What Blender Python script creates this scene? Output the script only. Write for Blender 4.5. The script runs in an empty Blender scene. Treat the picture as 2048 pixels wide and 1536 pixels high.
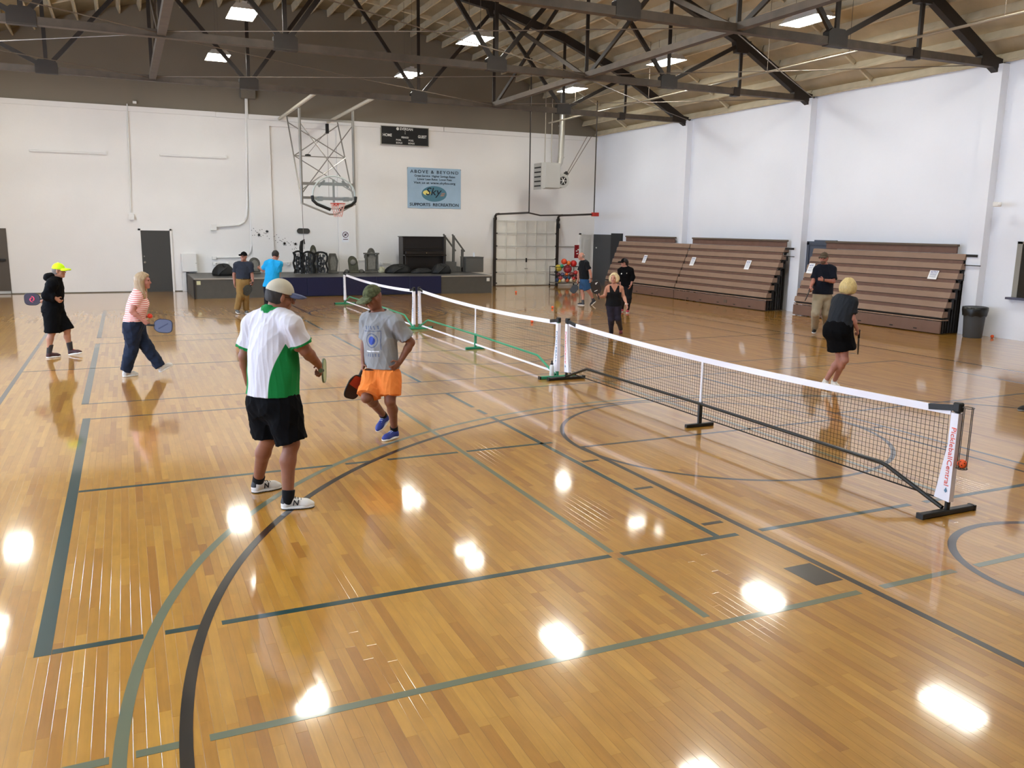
import bpy, bmesh, math, random
import numpy as np
from mathutils import Vector, Matrix
random.seed(7)
SC = bpy.context.scene
COL = SC.collection

# ---------------------------------------------------------------- camera
YAW, PITCH, ROLL = 0.4311, -0.1847, 0.0143
CAM = np.array([0.5597, -4.8745, 2.3172])
FPX = 1670.89
cy_, sy_ = math.cos(YAW), math.sin(YAW)
cf = np.array([sy_ * math.cos(PITCH), cy_ * math.cos(PITCH), math.sin(PITCH)])
cr0 = np.array([cy_, -sy_, 0.0]); cu0 = np.cross(cr0, cf)
cr = cr0 * math.cos(ROLL) + cu0 * math.sin(ROLL)
cu = -cr0 * math.sin(ROLL) + cu0 * math.cos(ROLL)
FWD = np.array([sy_, cy_, 0.0]); RGT = np.array([cy_, -sy_, 0.0]); UPV = np.array([0, 0, 1.0])
cam_d = bpy.data.cameras.new('camera'); cam = bpy.data.objects.new('camera', cam_d); COL.objects.link(cam)
cam_d.sensor_fit = 'HORIZONTAL'; cam_d.sensor_width = 36.0; cam_d.lens = FPX / 2048 * 36.0
cam_d.clip_start = 0.05; cam_d.clip_end = 200
cam.matrix_world = Matrix(((cr[0], cu[0], -cf[0], CAM[0]), (cr[1], cu[1], -cf[1], CAM[1]), (cr[2], cu[2], -cf[2], CAM[2]), (0, 0, 0, 1)))
SC.camera = cam
# ---------------------------------------------------------------- world, exposure
wd = bpy.data.worlds.new('world'); SC.world = wd; wd.use_nodes = True
wd.node_tree.nodes['Background'].inputs[0].default_value = (0.62, 0.74, 1.0, 1)
wd.node_tree.nodes['Background'].inputs[1].default_value = 1.0
SC.view_settings.view_transform = 'Standard'; SC.view_settings.look = 'None'
SC.view_settings.gamma = 1.0; SC.view_settings.use_curve_mapping = False
SC.view_settings.exposure = 0.36
LAMP_W = 46.0        # radiance of the high-bay lamps
WIN_W = 26.0         # radiance of the frosted daylight windows
LAMP_C = (1.0, 0.985, 0.90); WIN_C = (0.58, 0.74, 1.0)

# ---------------------------------------------------------------- pixel to place (2048 x 1536 frame, surveyed planes)
def ray(px, py): return cf + cr * (px - 1024) / FPX - cu * (py - 768) / FPX
def FL(px, py, z=0.0):
    d = ray(px, py); return CAM + d * ((z - CAM[2]) / d[2])
def ONY(px, py, y):
    d = ray(px, py); return CAM + d * ((y - CAM[1]) / d[1])
def ONX(px, py, x):
    d = ray(px, py); return CAM + d * ((x - CAM[0]) / d[0])
def DEP(px, py, dep):
    d = ray(px, py); return CAM + d * (dep / float(d @ FWD))
def depth_of(p): return float((np.asarray(p) - CAM) @ FWD)
def proj(p):
    d = np.asarray(p, float) - CAM; z = d @ cf
    return 1024 + FPX * (d @ cr) / z, 768 - FPX * (d @ cu) / z, z
XL, XR, YN, YF = -5.9, 18.6, -8.7, 26.27       # room planes
XC = 6.35; ZW = 6.05                            # roof centre line, wall height
def roof_z(x, peak=9.55, R=23.0):
    dx = x - XC; return peak - (R - math.sqrt(R * R - dx * dx))

# ---------------------------------------------------------------- materials
def lin(c):
    if isinstance(c, str):
        c = [int(c[i:i + 2], 16) / 255 for i in (0, 2, 4)]
    return tuple(((v / 12.92) if v <= 0.04045 else ((v + 0.055) / 1.055) ** 2.4) for v in c)
MATS = {}
def mat(name, col, rough=0.5, metal=0.0, var=0.0, scale=6.0, bump=0.0, bscale=60.0, coat=0.0, coatr=0.05, emit=None, estr=0.0, alpha=1.0, trans=0.0, sheen=0.0, spec=0.5, ior=1.45):
    if name in MATS: return MATS[name]
    m = bpy.data.materials.new(name); m.use_nodes = True; MATS[name] = m
    nt = m.node_tree; b = nt.nodes['Principled BSDF']; c = lin(col)
    b.inputs['Base Color'].default_value = (*c, 1); b.inputs['Roughness'].default_value = rough
    b.inputs['Metallic'].default_value = metal; b.inputs['Coat Weight'].default_value = coat
    b.inputs['Coat Roughness'].default_value = coatr; b.inputs['Alpha'].default_value = alpha
    b.inputs['Transmission Weight'].default_value = trans; b.inputs['IOR'].default_value = ior
    b.inputs['Sheen Weight'].default_value = sheen; b.inputs['Specular IOR Level'].default_value = spec
    if emit:
        b.inputs['Emission Color'].default_value = (*lin(emit), 1); b.inputs['Emission Strength'].default_value = estr
    if var or bump:
        tc = nt.nodes.new('ShaderNodeTexCoord')
        nz = nt.nodes.new('ShaderNodeTexNoise'); nz.inputs['Scale'].default_value = scale; nz.inputs['Detail'].default_value = 4
        nt.links.new(tc.outputs['Object'], nz.inputs['Vector'])
    if var:
        mr = nt.nodes.new('ShaderNodeMapRange'); mr.inputs['From Min'].default_value = 0.3; mr.inputs['From Max'].default_value = 0.7
        mr.inputs['To Min'].default_value = 1 - var; mr.inputs['To Max'].default_value = 1 + var
        nt.links.new(nz.outputs['Fac'], mr.inputs['Value'])
        mx = nt.nodes.new('ShaderNodeVectorMath'); mx.operation = 'SCALE'; mx.inputs[0].default_value = c
        nt.links.new(mr.outputs['Result'], mx.inputs['Scale']); nt.links.new(mx.outputs['Vector'], b.inputs['Base Color'])
    if bump:
        n2 = nt.nodes.new('ShaderNodeTexNoise'); n2.inputs['Scale'].default_value = bscale; n2.inputs['Detail'].default_value = 3
        nt.links.new(tc.outputs['Object'], n2.inputs['Vector'])
        bp = nt.nodes.new('ShaderNodeBump'); bp.inputs['Strength'].default_value = bump; bp.inputs['Distance'].default_value = 0.01
        nt.links.new(n2.outputs['Fac'], bp.inputs['Height']); nt.links.new(bp.outputs['Normal'], b.inputs['Normal'])
    return m

# ---------------------------------------------------------------- mesh collector
class MB:
    def __init__(s): s.v = []; s.f = []; s.mi = []
    def add(s, vs, fs, mi=0):
        o = len(s.v); s.v += [tuple(map(float, p)) for p in vs]; s.f += [tuple(i + o for i in f) for f in fs]; s.mi += [mi] * len(fs); return s
    def box(s, lo, hi, mi=0):
        x0, y0, z0 = lo; x1, y1, z1 = hi
        v = [(x0, y0, z0), (x1, y0, z0), (x1, y1, z0), (x0, y1, z0), (x0, y0, z1), (x1, y0, z1), (x1, y1, z1), (x0, y1, z1)]
        return s.add(v, [(0, 3, 2, 1), (4, 5, 6, 7), (0, 1, 5, 4), (1, 2, 6, 5), (2, 3, 7, 6), (3, 0, 4, 7)], mi)
    def cbox(s, c, d, mi=0): return s.box([c[i] - d[i] / 2 for i in range(3)], [c[i] + d[i] / 2 for i in range(3)], mi)
    def bbox(s, lo, hi, b=0.01, mi=0):
        """box with chamfered vertical and horizontal edges"""
        lo = np.array(lo, float); hi = np.array(hi, float); b = min(b, *(0.45 * (hi - lo)))
        c = (lo + hi) / 2; h = (hi - lo) / 2; V = []; 
        for sx in (-1, 1):
            for sy in (-1, 1):
                for sz in (-1, 1):
                    q = np.array([sx, sy, sz])
                    for ax in range(3):
                        w = h - b; w = w.copy(); w[ax] = h[ax]; V.append(c + q * w)
        bm = bmesh.new()
        for p in V: bm.verts.new(p)
        r = bmesh.ops.convex_hull(bm, input=bm.verts); bm.verts.index_update()
        s.add([v.co[:] for v in bm.verts], [[v.index for v in f.verts] for f in bm.faces], mi); bm.free(); return s
    def bar(s, p, q, w, h, up=(0, 0, 1), mi=0):
        p = np.array(p, float); q = np.array(q, float); d = q - p; L = np.linalg.norm(d); d /= L
        up = np.array(up, float)
        if abs(d @ up) > 0.98: up = np.array([0, 1.0, 0])
        r = np.cross(d, up); r /= np.linalg.norm(r); u = np.cross(r, d)
        v = [e + r * a * w / 2 + u * b * h / 2 for e in (p, q) for a, b in ((-1, -1), (1, -1), (1, 1), (-1, 1))]
        return s.add(v, [(0, 1, 2, 3), (7, 6, 5, 4), (0, 4, 5, 1), (1, 5, 6, 2), (2, 6, 7, 3), (3, 7, 4, 0)], mi)
    def tube(s, pts, r, n=8, mi=0, cap=True):
        P = [np.array(p, float) for p in pts]; k = len(P)
        rs = r if hasattr(r, '__len__') else [r] * k
        base = len(s.v); prev = None; V = []
        for i in range(k):
            d = (P[min(i + 1, k - 1)] - P[max(i - 1, 0)]); d /= (np.linalg.norm(d) + 1e-12)
            if prev is None:
                a = np.array([0, 0, 1.0]) if abs(d[2]) < 0.9 else np.array([1.0, 0, 0])
                x = np.cross(d, a)
            else: x = prev - d * (prev @ d)
            x /= np.linalg.norm(x); prev = x; y = np.cross(d, x)
            for j in range(n):
                t = 2 * math.pi * j / n; V.append(P[i] + rs[i] * (x * math.cos(t) + y * math.sin(t)))
        F = [(i * n + j, i * n + (j + 1) % n, (i + 1) * n + (j + 1) % n, (i + 1) * n + j) for i in range(k - 1) for j in range(n)]
        if cap: F += [tuple(range(n - 1, -1, -1)), tuple((k - 1) * n + j for j in range(n))]
        return s.add(V, F, mi)
    def sphere(s, c, r, n=12, m=8, mi=0, sc=(1, 1, 1)):
        V = [(c[0], c[1], c[2] + r * sc[2])]
        for i in range(1, m):
            t = math.pi * i / m
            for j in range(n):
                a = 2 * math.pi * j / n
                V.append((c[0] + r * sc[0] * math.sin(t) * math.cos(a), c[1] + r * sc[1] * math.sin(t) * math.sin(a), c[2] + r * sc[2] * math.cos(t)))
        V.append((c[0], c[1], c[2] - r * sc[2])); F = []
        for j in range(n): F.append((0, 1 + j, 1 + (j + 1) % n))
        for i in range(m - 2):
            for j in range(n):
                a = 1 + i * n; F.append((a + j, a + n + j, a + n + (j + 1) % n, a + (j + 1) % n))
        a = 1 + (m - 2) * n
        for j in range(n): F.append((len(V) - 1, a + (j + 1) % n, a + j))
        return s.add(V, F, mi)
    def prism(s, poly, depth_vec, mi=0):
        """extrude a planar 3-D polygon"""
        n = len(poly); d = np.array(depth_vec, float); V = [np.array(p, float) for p in poly]; V += [p + d for p in V]
        F = [tuple(range(n - 1, -1, -1)), tuple(range(n, 2 * n))] + [(i, (i + 1) % n, n + (i + 1) % n, n + i) for i in range(n)]
        return s.add(V, F, mi)
    def lathe(s, c, prof, n=16, mi=0):
        V = []; k = len(prof)
        for r, z in prof:
            for j in range(n):
                t = 2 * math.pi * j / n; V.append((c[0] + r * math.cos(t), c[1] + r * math.sin(t), c[2] + z))
        F = [(i * n + j, i * n + (j + 1) % n, (i + 1) * n + (j + 1) % n, (i + 1) * n + j) for i in range(k - 1) for j in range(n)]
        F += [tuple(range(n - 1, -1, -1)), tuple((k - 1) * n + j for j in range(n))]
        return s.add(V, F, mi)

OFF = {}
def link(o, parent=None):
    COL.objects.link(o)
    if parent is not None: o.parent = parent
    return o
def obj(name, mb, mats, parent=None, smooth=False, origin=None):
    """one mesh object; vertices are given in world space and made local to the parent's base"""
    me = bpy.data.meshes.new(name)
    off = np.zeros(3)
    if parent is not None: off = OFF.get(parent.name, np.zeros(3))
    elif origin is not None: off = np.array(origin, float)
    v = np.array(mb.v, float) - off
    me.from_pydata(v.tolist(), [], mb.f)
    for m in (mats if isinstance(mats, (list, tuple)) else [mats]): me.materials.append(m)
    if any(mb.mi): me.polygons.foreach_set('material_index', mb.mi)
    if smooth:
        me.polygons.foreach_set('use_smooth', [True] * len(me.polygons))
        if smooth != 'all':
            try: me.set_sharp_from_angle(angle=math.radians(40))
            except Exception: pass
    me.update()
    o = bpy.data.objects.new(name, me); link(o, parent)
    if parent is None and origin is not None: o.location = off
    OFF[o.name] = off
    return o
def tag(o, label=None, cat=None, group=None, kind=None):
    if label: o['label'] = label
    if cat: o['category'] = cat
    if group: o['group'] = group
    if kind: o['kind'] = kind
    return o
def thing(name, loc, label, cat, group=None):
    o = bpy.data.objects.new(name, None); o.empty_display_size = 0.1; COL.objects.link(o)
    o.location = [float(a) for a in loc]; OFF[o.name] = np.array(loc, float)
    return tag(o, label, cat, group)
def copy_tree(o, parent=None):
    c = o.copy(); COL.objects.link(c)
    if parent is not None: c.parent = parent
    for ch in list(o.children): copy_tree(ch, c)
    return c
FONTS = {}
def text_mesh(name, body, size, place, xdir, up, m, parent, extrude=0.001, align='CENTER', bold=0.0, shear=0.0, width=None, spacing=1.0):
    """flat lettering as a mesh: place = world centre of the baseline"""
    cu_ = bpy.data.curves.new(name, 'FONT'); cu_.body = body; cu_.size = size; cu_.align_x = align; cu_.extrude = extrude
    cu_.offset = bold * size; cu_.shear = shear; cu_.space_character = spacing; cu_.resolution_u = 3
    to = bpy.data.objects.new(name, cu_); COL.objects.link(to)
    dg = bpy.context.evaluated_depsgraph_get(); me = bpy.data.meshes.new_from_object(to.evaluated_get(dg))
    COL.objects.unlink(to); bpy.data.objects.remove(to); bpy.data.curves.remove(cu_)
    v = np.zeros(len(me.vertices) * 3); me.vertices.foreach_get('co', v); v = v.reshape(-1, 3)
    if width and len(v):
        w = v[:, 0].max() - v[:, 0].min()
        if w > 0: v[:, 0] *= width / w
    x = np.array(xdir, float); x /= np.linalg.norm(x); u = np.array(up, float); u -= x * (u @ x); u /= np.linalg.norm(u); n = np.cross(x, u)
    w = np.array(place, float) + v[:, :1] * x + v[:, 1:2] * u + v[:, 2:3] * n
    w -= OFF.get(parent.name, np.zeros(3)) if parent is not None else 0
    me.vertices.foreach_set('co', w.ravel()); me.materials.clear(); me.materials.append(m); me.update(); me.name = name
    o = bpy.data.objects.new(name, me); link(o, parent)
    if parent is not None: OFF[o.name] = OFF.get(parent.name, np.zeros(3))
    return o
# ================================================================ FLOOR
BW = 0.0572
def floor_mat(name, paint=None):
    m = bpy.data.materials.new(name); m.use_nodes = True; nt = m.node_tree; N = nt.nodes; L = nt.links; b = N['Principled BSDF']
    geo = N.new('ShaderNodeNewGeometry'); sep = N.new('ShaderNodeSeparateXYZ'); L.new(geo.outputs['Position'], sep.inputs[0])
    def math_(op, a, bb=None, clamp=False):
        n = N.new('ShaderNodeMath'); n.operation = op; n.use_clamp = clamp
        for i, x in enumerate((a, bb)):
            if x is None: continue
            if isinstance(x, (int, float)): n.inputs[i].default_value = x
            else: L.new(x, n.inputs[i])
        return n.outputs[0]
    u = math_('DIVIDE', math_('SUBTRACT', sep.outputs['X'], XL), BW)
    row = math_('FLOOR', u); u = math_('SUBTRACT', u, row); uc = math_('SUBTRACT', u, 0.5)
    wn = N.new('ShaderNodeTexWhiteNoise'); wn.noise_dimensions = '1D'; L.new(row, wn.inputs['W'])
    tilt = math_('MULTIPLY', math_('SUBTRACT', wn.outputs['Value'], 0.5), uc)
    h = math_('ADD', math_('MULTIPLY', math_('MULTIPLY', uc, uc), -0.00008), math_('MULTIPLY', tilt, 0.00008))
    mp = N.new('ShaderNodeMapping'); mp.inputs['Scale'].default_value = (5, 0.9, 1); L.new(geo.outputs['Position'], mp.inputs['Vector'])
    wz = N.new('ShaderNodeTexNoise'); wz.inputs['Scale'].default_value = 1.3; wz.inputs['Detail'].default_value = 2; L.new(mp.outputs[0], wz.inputs['Vector'])
    h = math_('ADD', h, math_('MULTIPLY', wz.outputs['Fac'], 0.00007))
    bp = N.new('ShaderNodeBump'); bp.inputs['Distance'].default_value = 1.0; bp.inputs['Strength'].default_value = 0.24
    L.new(h, bp.inputs['Height']); L.new(bp.outputs['Normal'], b.inputs['Normal']); L.new(bp.outputs['Normal'], b.inputs['Coat Normal'])
    b.inputs['Roughness'].default_value = 0.32; b.inputs['Coat Weight'].default_value = 1.0; b.inputs['Coat Roughness'].default_value = 0.068; b.inputs['Coat IOR'].default_value = 1.52
    if paint is None:
        at = N.new('ShaderNodeAttribute'); at.attribute_name = 'rnd'
        cmb = N.new('ShaderNodeCombineXYZ'); L.new(math_('MULTIPLY', sep.outputs['X'], 60.0), cmb.inputs[0]); L.new(math_('MULTIPLY', sep.outputs['Y'], 3.0), cmb.inputs[1]); L.new(math_('MULTIPLY', at.outputs['Fac'], 57.0), cmb.inputs[2])
        gn = N.new('ShaderNodeTexNoise'); gn.inputs['Scale'].default_value = 1.0; gn.inputs['Detail'].default_value = 5; gn.inputs['Distortion'].default_value = 0.6; L.new(cmb.outputs[0], gn.inputs['Vector'])
        cm2 = N.new('ShaderNodeCombineXYZ'); L.new(math_('MULTIPLY', sep.outputs['X'], 14.0), cm2.inputs[0]); L.new(math_('MULTIPLY', sep.outputs['Y'], 5.0), cm2.inputs[1]); L.new(math_('MULTIPLY', at.outputs['Fac'], 91.0), cm2.inputs[2])
        g2 = N.new('ShaderNodeTexNoise'); g2.inputs['Scale'].default_value = 1.0; g2.inputs['Detail'].default_value = 3; L.new(cm2.outputs[0], g2.inputs['Vector'])
        rp = N.new('ShaderNodeValToRGB'); e = rp.color_ramp.elements
        e[0].position = 0.0; e[0].color = (*lin('A26B20'), 1); e[1].position = 1.0; e[1].color = (*lin('C6933A'), 1)
        for p_, c_ in ((0.12, 'B07A28'), (0.4, 'B7822C'), (0.7, 'BC8830')):
            q = rp.color_ramp.elements.new(p_); q.color = (*lin(c_), 1)
        L.new(at.outputs['Fac'], rp.inputs[0])
        k = math_('ADD', math_('MULTIPLY', gn.outputs['Fac'], 0.30), math_('MULTIPLY', g2.outputs['Fac'], 0.34)); k = math_('ADD', k, 0.57)
        vs = N.new('ShaderNodeVectorMath'); vs.operation = 'SCALE'; L.new(rp.outputs[0], vs.inputs[0]); L.new(k, vs.inputs['Scale'])
        # dark seam at the board edges
        ed = math_('ABSOLUTE', uc); seam = N.new('ShaderNodeMapRange'); seam.inputs['From Min'].default_value = 0.475; seam.inputs['From Max'].default_value = 0.495
        seam.inputs['To Min'].default_value = 1; seam.inputs['To Max'].default_value = 0.62; L.new(ed, seam.inputs['Value'])
        v2 = N.new('ShaderNodeVectorMath'); v2.operation = 'SCALE'; L.new(vs.outputs[0], v2.inputs[0]); L.new(seam.outputs[0], v2.inputs['Scale'])
        L.new(v2.outputs[0], b.inputs['Base Color'])
    else:
        b.inputs['Base Color'].default_value = (*lin(paint), 1)
    return m
M_FLOOR = floor_mat('maple_floor'); M_TEAL = floor_mat('teal_line', '04383A'); M_BLK = floor_mat('black_line', '0D0B0A'); M_GRY = floor_mat('sage_line', '656D58'); M_BLUE = floor_mat('slate_line', '353C42')  # slate stands for teal greyed by floor reflection, plus the grey sideline
floor = obj('floor', MB().box((XL - 0.3, YN - 0.3, -0.25), (XR + 0.3, YF + 0.3, -0.012)), mat('subfloor', '3A2A1A', 0.8)); tag(floor, kind='structure')
rng = np.random.default_rng(11)
nrow = int(math.ceil((XR - XL) / BW)); bx, by, bl = [], [], []
for i in range(nrow):
    y = YN - rng.random() * 0.8
    while y < YF:
        ln = rng.choice([0.32, 0.45, 0.6, 0.8, 0.95, 1.15, 1.4, 1.7], p=[.1, .14, .18, .18, .15, .11, .09, .05]) * (0.95 + 0.1 * rng.random())
        bx.append(XL + i * BW); by.append(y); bl.append(ln); y += ln
bx = np.array(bx); by = np.array(by); bl = np.array(bl); y1 = np.minimum(by + bl, YF); y0 = np.maximum(by, YN)
ok = (y1 - y0) > 0.03; bx, y0, y1 = bx[ok], y0[ok], y1[ok]; rnd = rng.random(len(bx))
def plank_geo(x, a, c, bev=0.0007, g=0.0001, hb=0.0004):
    n = len(x); V = np.zeros((n, 12, 3)); x1 = np.minimum(x + BW, XR)
    for k, (z, ins) in enumerate(((-0.012, g), (-hb, g), (0.0, g + bev))):
        V[:, k * 4 + 0] = np.c_[x + ins, a + ins, np.full(n, z)]; V[:, k * 4 + 1] = np.c_[x1 - ins, a + ins, np.full(n, z)]
        V[:, k * 4 + 2] = np.c_[x1 - ins, c - ins, np.full(n, z)]; V[:, k * 4 + 3] = np.c_[x + ins, c - ins, np.full(n, z)]
    F = [(8, 9, 10, 11)]
    for k in (0, 4):
        for j in range(4): F.append((k + j, k + (j + 1) % 4, k + 4 + (j + 1) % 4, k + 4 + j))
    return V, np.array(F)
cx_ = bx + BW / 2; cy2 = (y0 + y1) / 2; dd = np.hypot(cx_ - CAM[0], cy2 - CAM[1])
vis = np.zeros(len(bx), bool)
for j in np.argsort(dd)[:6000]:
    X, Y, Z = proj((cx_[j], cy2[j], 0))
    vis[j] = Z > 0.2 and -10 < X < 2058 and 0 < Y < 1545
near = [j for j in np.argsort(dd) if vis[j]][:300]; isnear = np.zeros(len(bx), bool); isnear[near] = True
def quick_mesh(name, V, F, m, rn=None):
    me = bpy.data.meshes.new(name); nv = len(V); nf = len(F)
    me.vertices.add(nv); me.vertices.foreach_set('co', np.asarray(V, np.float32).ravel())
    me.loops.add(nf * 4); me.loops.foreach_set('vertex_index', np.asarray(F, np.int32).ravel())
    me.polygons.add(nf); me.polygons.foreach_set('loop_start', np.arange(0, nf * 4, 4, dtype=np.int32))
    me.materials.append(m); me.update(calc_edges=True)
    if rn is not None:
        a = me.attributes.new('rnd', 'FLOAT', 'FACE'); a.data.foreach_set('value', np.asarray(rn, np.float32))
    me.validate(); me.shade_flat(); return me
mid = ~isnear & (dd < 9.0); far = ~isnear & ~mid
Vm, F = plank_geo(bx[mid], y0[mid], y1[mid]); Vf, _ = plank_geo(bx[far], y0[far], y1[far], bev=0.0, g=0.0); nm, nf_ = len(Vm), len(Vf)
FF = np.concatenate([(F[None] + (np.arange(nm) * 12)[:, None, None]).reshape(-1, 4), (np.arange(4)[None] + nm * 12 + (np.arange(nf_) * 4)[:, None])])
VV = np.concatenate([Vm.reshape(-1, 3), Vf[:, 8:12].reshape(-1, 3)])
link(bpy.data.objects.new('plank_field', quick_mesh('plank_field', VV, FF, M_FLOOR, np.concatenate([np.repeat(rnd[mid], len(F)), rnd[far]]))), floor)['kind'] = 'stuff'
for j in near:
    V, F = plank_geo(bx[j:j + 1], y0[j:j + 1], y1[j:j + 1]); c = np.array([cx_[j], cy2[j], 0.0])
    o = link(bpy.data.objects.new('plank', quick_mesh('plank', V.reshape(-1, 3) - c, F, M_FLOOR, [rnd[j]] * len(F))), floor); o.location = c

# ---- painted court lines, each its own thin layer of paint
LZ = 0.0009
def strip(p, q, w, m, z=LZ):
    p = np.array([*p[:2], 0.0]); q = np.array([*q[:2], 0.0]); d = (q - p) / np.linalg.norm(q - p); r = np.array([d[1], -d[0], 0]) * w / 2
    mb = MB().prism([(*(p - r)[:2], 0.0001), (*(p + r)[:2], 0.0001), (*(q + r)[:2], 0.0001), (*(q - r)[:2], 0.0001)], (0, 0, z))
    return obj('court_line', mb, m, floor)
def arc(c, R, a0, a1, w, m, n=64, z=LZ):
    V = []; F = []
    for i in range(n + 1):
        t = math.radians(a0 + (a1 - a0) * i / n)
        for r in (R - w / 2, R + w / 2): V.append((c[0] + r * math.cos(t), c[1] + r * math.sin(t), z))
    F = [(2 * i, 2 * i + 1, 2 * i + 3, 2 * i + 2) for i in range(n)]
    return obj('court_line', MB().add(V, F), m, floor)
def dashed(axis, fixed, a, b, w, m, gaps=()):
    """straight line along x ('x': y fixed) or y with gaps cut out"""
    segs = []; s = a
    for g0, g1 in sorted(gaps):
        if g0 > s: segs.append((s, g0))
        s = g1
    if s < b: segs.append((s, b))
    for s0, s1 in segs:
        strip((s0, fixed) if axis == 'x' else (fixed, s0), (s1, fixed) if axis == 'x' else (fixed, s1), w, m)
gx = lambda px, py: FL(px, py)[0]
W = 0.055
# near pickleball court
strip((0.01, -0.03), (0.01, 6.12), 0.085, M_TEAL)
dashed('x', 0.0, 0.055, 13.41, W, M_TEAL, [(gx(287, 1270), gx(330, 1262)), (gx(405, 1250), gx(443, 1243)), (gx(1219, 1111), gx(1241, 1107)), (gx(1468, 1065), gx(1515, 1058)), (gx(1822, 1010), gx(1845, 1003))])
dashed('x', 3.048, 0.055, 4.70, W, M_TEAL, [(gx(664, 930), gx(690, 927)), (gx(742, 922), gx(775, 919)), (gx(916, 905), gx(933, 903))])
dashed('x', 3.048, 8.84, 13.41, 0.05, M_BLUE); dashed('x', 6.07, 0.055, 13.41, 0.045, M_BLUE)
dashed('y', 4.572, 0.03, 6.07, W, M_TEAL, [(4.45, 4.62), (4.9, 5.06)]); dashed('y', 8.84, 0.03, 6.07, 0.05, M_BLUE); dashed('y', 13.41, 0.0, 6.1, 0.05, M_BLUE)
# middle and far courts
for s0 in (7.02, 13.95):
    dashed('y', -0.04, s0, s0 + 6.0, 0.085, M_TEAL); dashed('x', s0, -0.08, 13.4, 0.04, M_BLUE); dashed('x', s0 + 6.0, -0.08, 13.4, 0.04, M_BLUE)
    dashed('y', 4.5, s0, s0 + 6.0, 0.055, M_TEAL, [(s0 + 2.1, s0 + 2.35)]); dashed('y', 8.9, s0, s0 + 6.0, 0.045, M_BLUE); dashed('y', 13.4, s0, s0 + 6.0, 0.045, M_BLUE)
dashed('x', 9.98, -1.03, 14.45, 0.05, M_BLK); strip((-1.05, -4.5), (-1.05, 22.5), 0.06, M_BLUE); strip((14.45, -4.5), (14.45, 22.5), 0.06, M_BLK)
# basketball
arc((6.76, -1.48), 6.10, 22, 180, 0.06, M_BLK, 120, z=LZ + 0.0004); strip((0.665, -1.48), (0.665, -3.3), 0.06, M_BLK)
arc((6.59, -1.42), 6.20, 55, 180, 0.06, M_GRY, 100); strip((0.39, -1.42), (0.39, -3.3), 0.06, M_GRY)
arc((6.72, 2.70), 1.84, 0, 360, 0.05, M_BLK, 90); dashed('x', 2.76, 4.90, 8.57, 0.05, M_BLK)
strip((4.90, 2.76), (4.90, -3.2), 0.055, M_BLK); strip((8.57, 2.76), (8.57, -3.2), 0.05, M_BLK)
for px, py in ((1186, 921), (1294, 975), (1431, 1045)):
    q = FL(px, py); strip((4.63, q[1]), (4.82, q[1]), 0.05, M_BLK)
    strip((8.65, q[1]), (8.84, q[1]), 0.05, M_BLK)
strip((4.73, FL(1585, 1133)[1]), (4.73, FL(1652, 1167)[1]), 0.24, M_BLK); strip((8.74, FL(1585, 1133)[1]), (8.74, FL(1652, 1167)[1]), 0.24, M_BLK)
arc((6.71, -1.53), 0.93, 0, 360, 0.06, M_BLK, 80)
strip((6.10, -1.68), (7.3, -1.68), 0.012, M_BLK)
dashed('x', -1.16, -3.0, 7.5, 0.055, M_GRY, [(gx(218, 1524), gx(272, 1508)), (gx(366, 1490), gx(420, 1477)), (4.80, 5.0), (5.7, 5.92)])
dashed('y', 3.645, -1.06, 5.6, 0.05, M_GRY, [(0.0 - 0.06, 0.06)]); dashed('y', 7.2, 0.1, 6.5, 0.05, M_GRY)
arc((6.6, 10.0), 1.83, 0, 360, 0.05, M_BLK, 80); arc((6.72, 17.3), 1.84, 0, 360, 0.05, M_BLK, 80); arc((6.72, 21.4), 6.1, 180, 360, 0.05, M_BLK, 100)
strip((4.9, 17.3), (4.9, 23.0), 0.05, M_BLK); strip((8.57, 17.3), (8.57, 23.0), 0.05, M_BLK); dashed('x', 17.3, 4.9, 8.57, 0.05, M_BLK)

# ================================================================ WALLS
def wall_mat(name, col, stain=0.10):
    m = mat(name, col, 0.62, var=0.0); nt = m.node_tree; N = nt.nodes; L = nt.links; b = N['Principled BSDF']
    tc = N.new('ShaderNodeNewGeometry'); n1 = N.new('ShaderNodeTexNoise'); n1.inputs['Scale'].default_value = 0.55; n1.inputs['Detail'].default_value = 6
    L.new(tc.outputs['Position'], n1.inputs['Vector']); mr = N.new('ShaderNodeMapRange'); mr.inputs['From Min'].default_value = 0.3; mr.inputs['From Max'].default_value = 0.7
    mr.inputs['To Min'].default_value = 1 - stain; mr.inputs['To Max'].default_value = 1.0; L.new(n1.outputs['Fac'], mr.inputs['Value'])
    v = N.new('ShaderNodeVectorMath'); v.operation = 'SCALE'; v.inputs[0].default_value = lin(col); L.new(mr.outputs[0], v.inputs['Scale']); L.new(v.outputs[0], b.inputs['Base Color'])
    n2 = N.new('ShaderNodeTexNoise'); n2.inputs['Scale'].default_value = 9; n2.inputs['Detail'].default_value = 5; L.new(tc.outputs['Position'], n2.inputs['Vector'])
    bp = N.new('ShaderNodeBump'); bp.inputs['Strength'].default_value = 0.25; bp.inputs['Distance'].default_value = 0.01; L.new(n2.outputs['Fac'], bp.inputs['Height']); L.new(bp.outputs['Normal'], b.inputs['Normal'])
    return m
M_WALL = wall_mat('white_wall_paint', 'E9E6E2', 0.06); M_GABLE = wall_mat('grey_gable_concrete', '7E7464', 0.12); M_WALLR = wall_mat('daylight_tinted_side_wall', 'E7EAF2', 0.04)  # side wall white is tinted faintly blue, standing in for daylight on it
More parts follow.
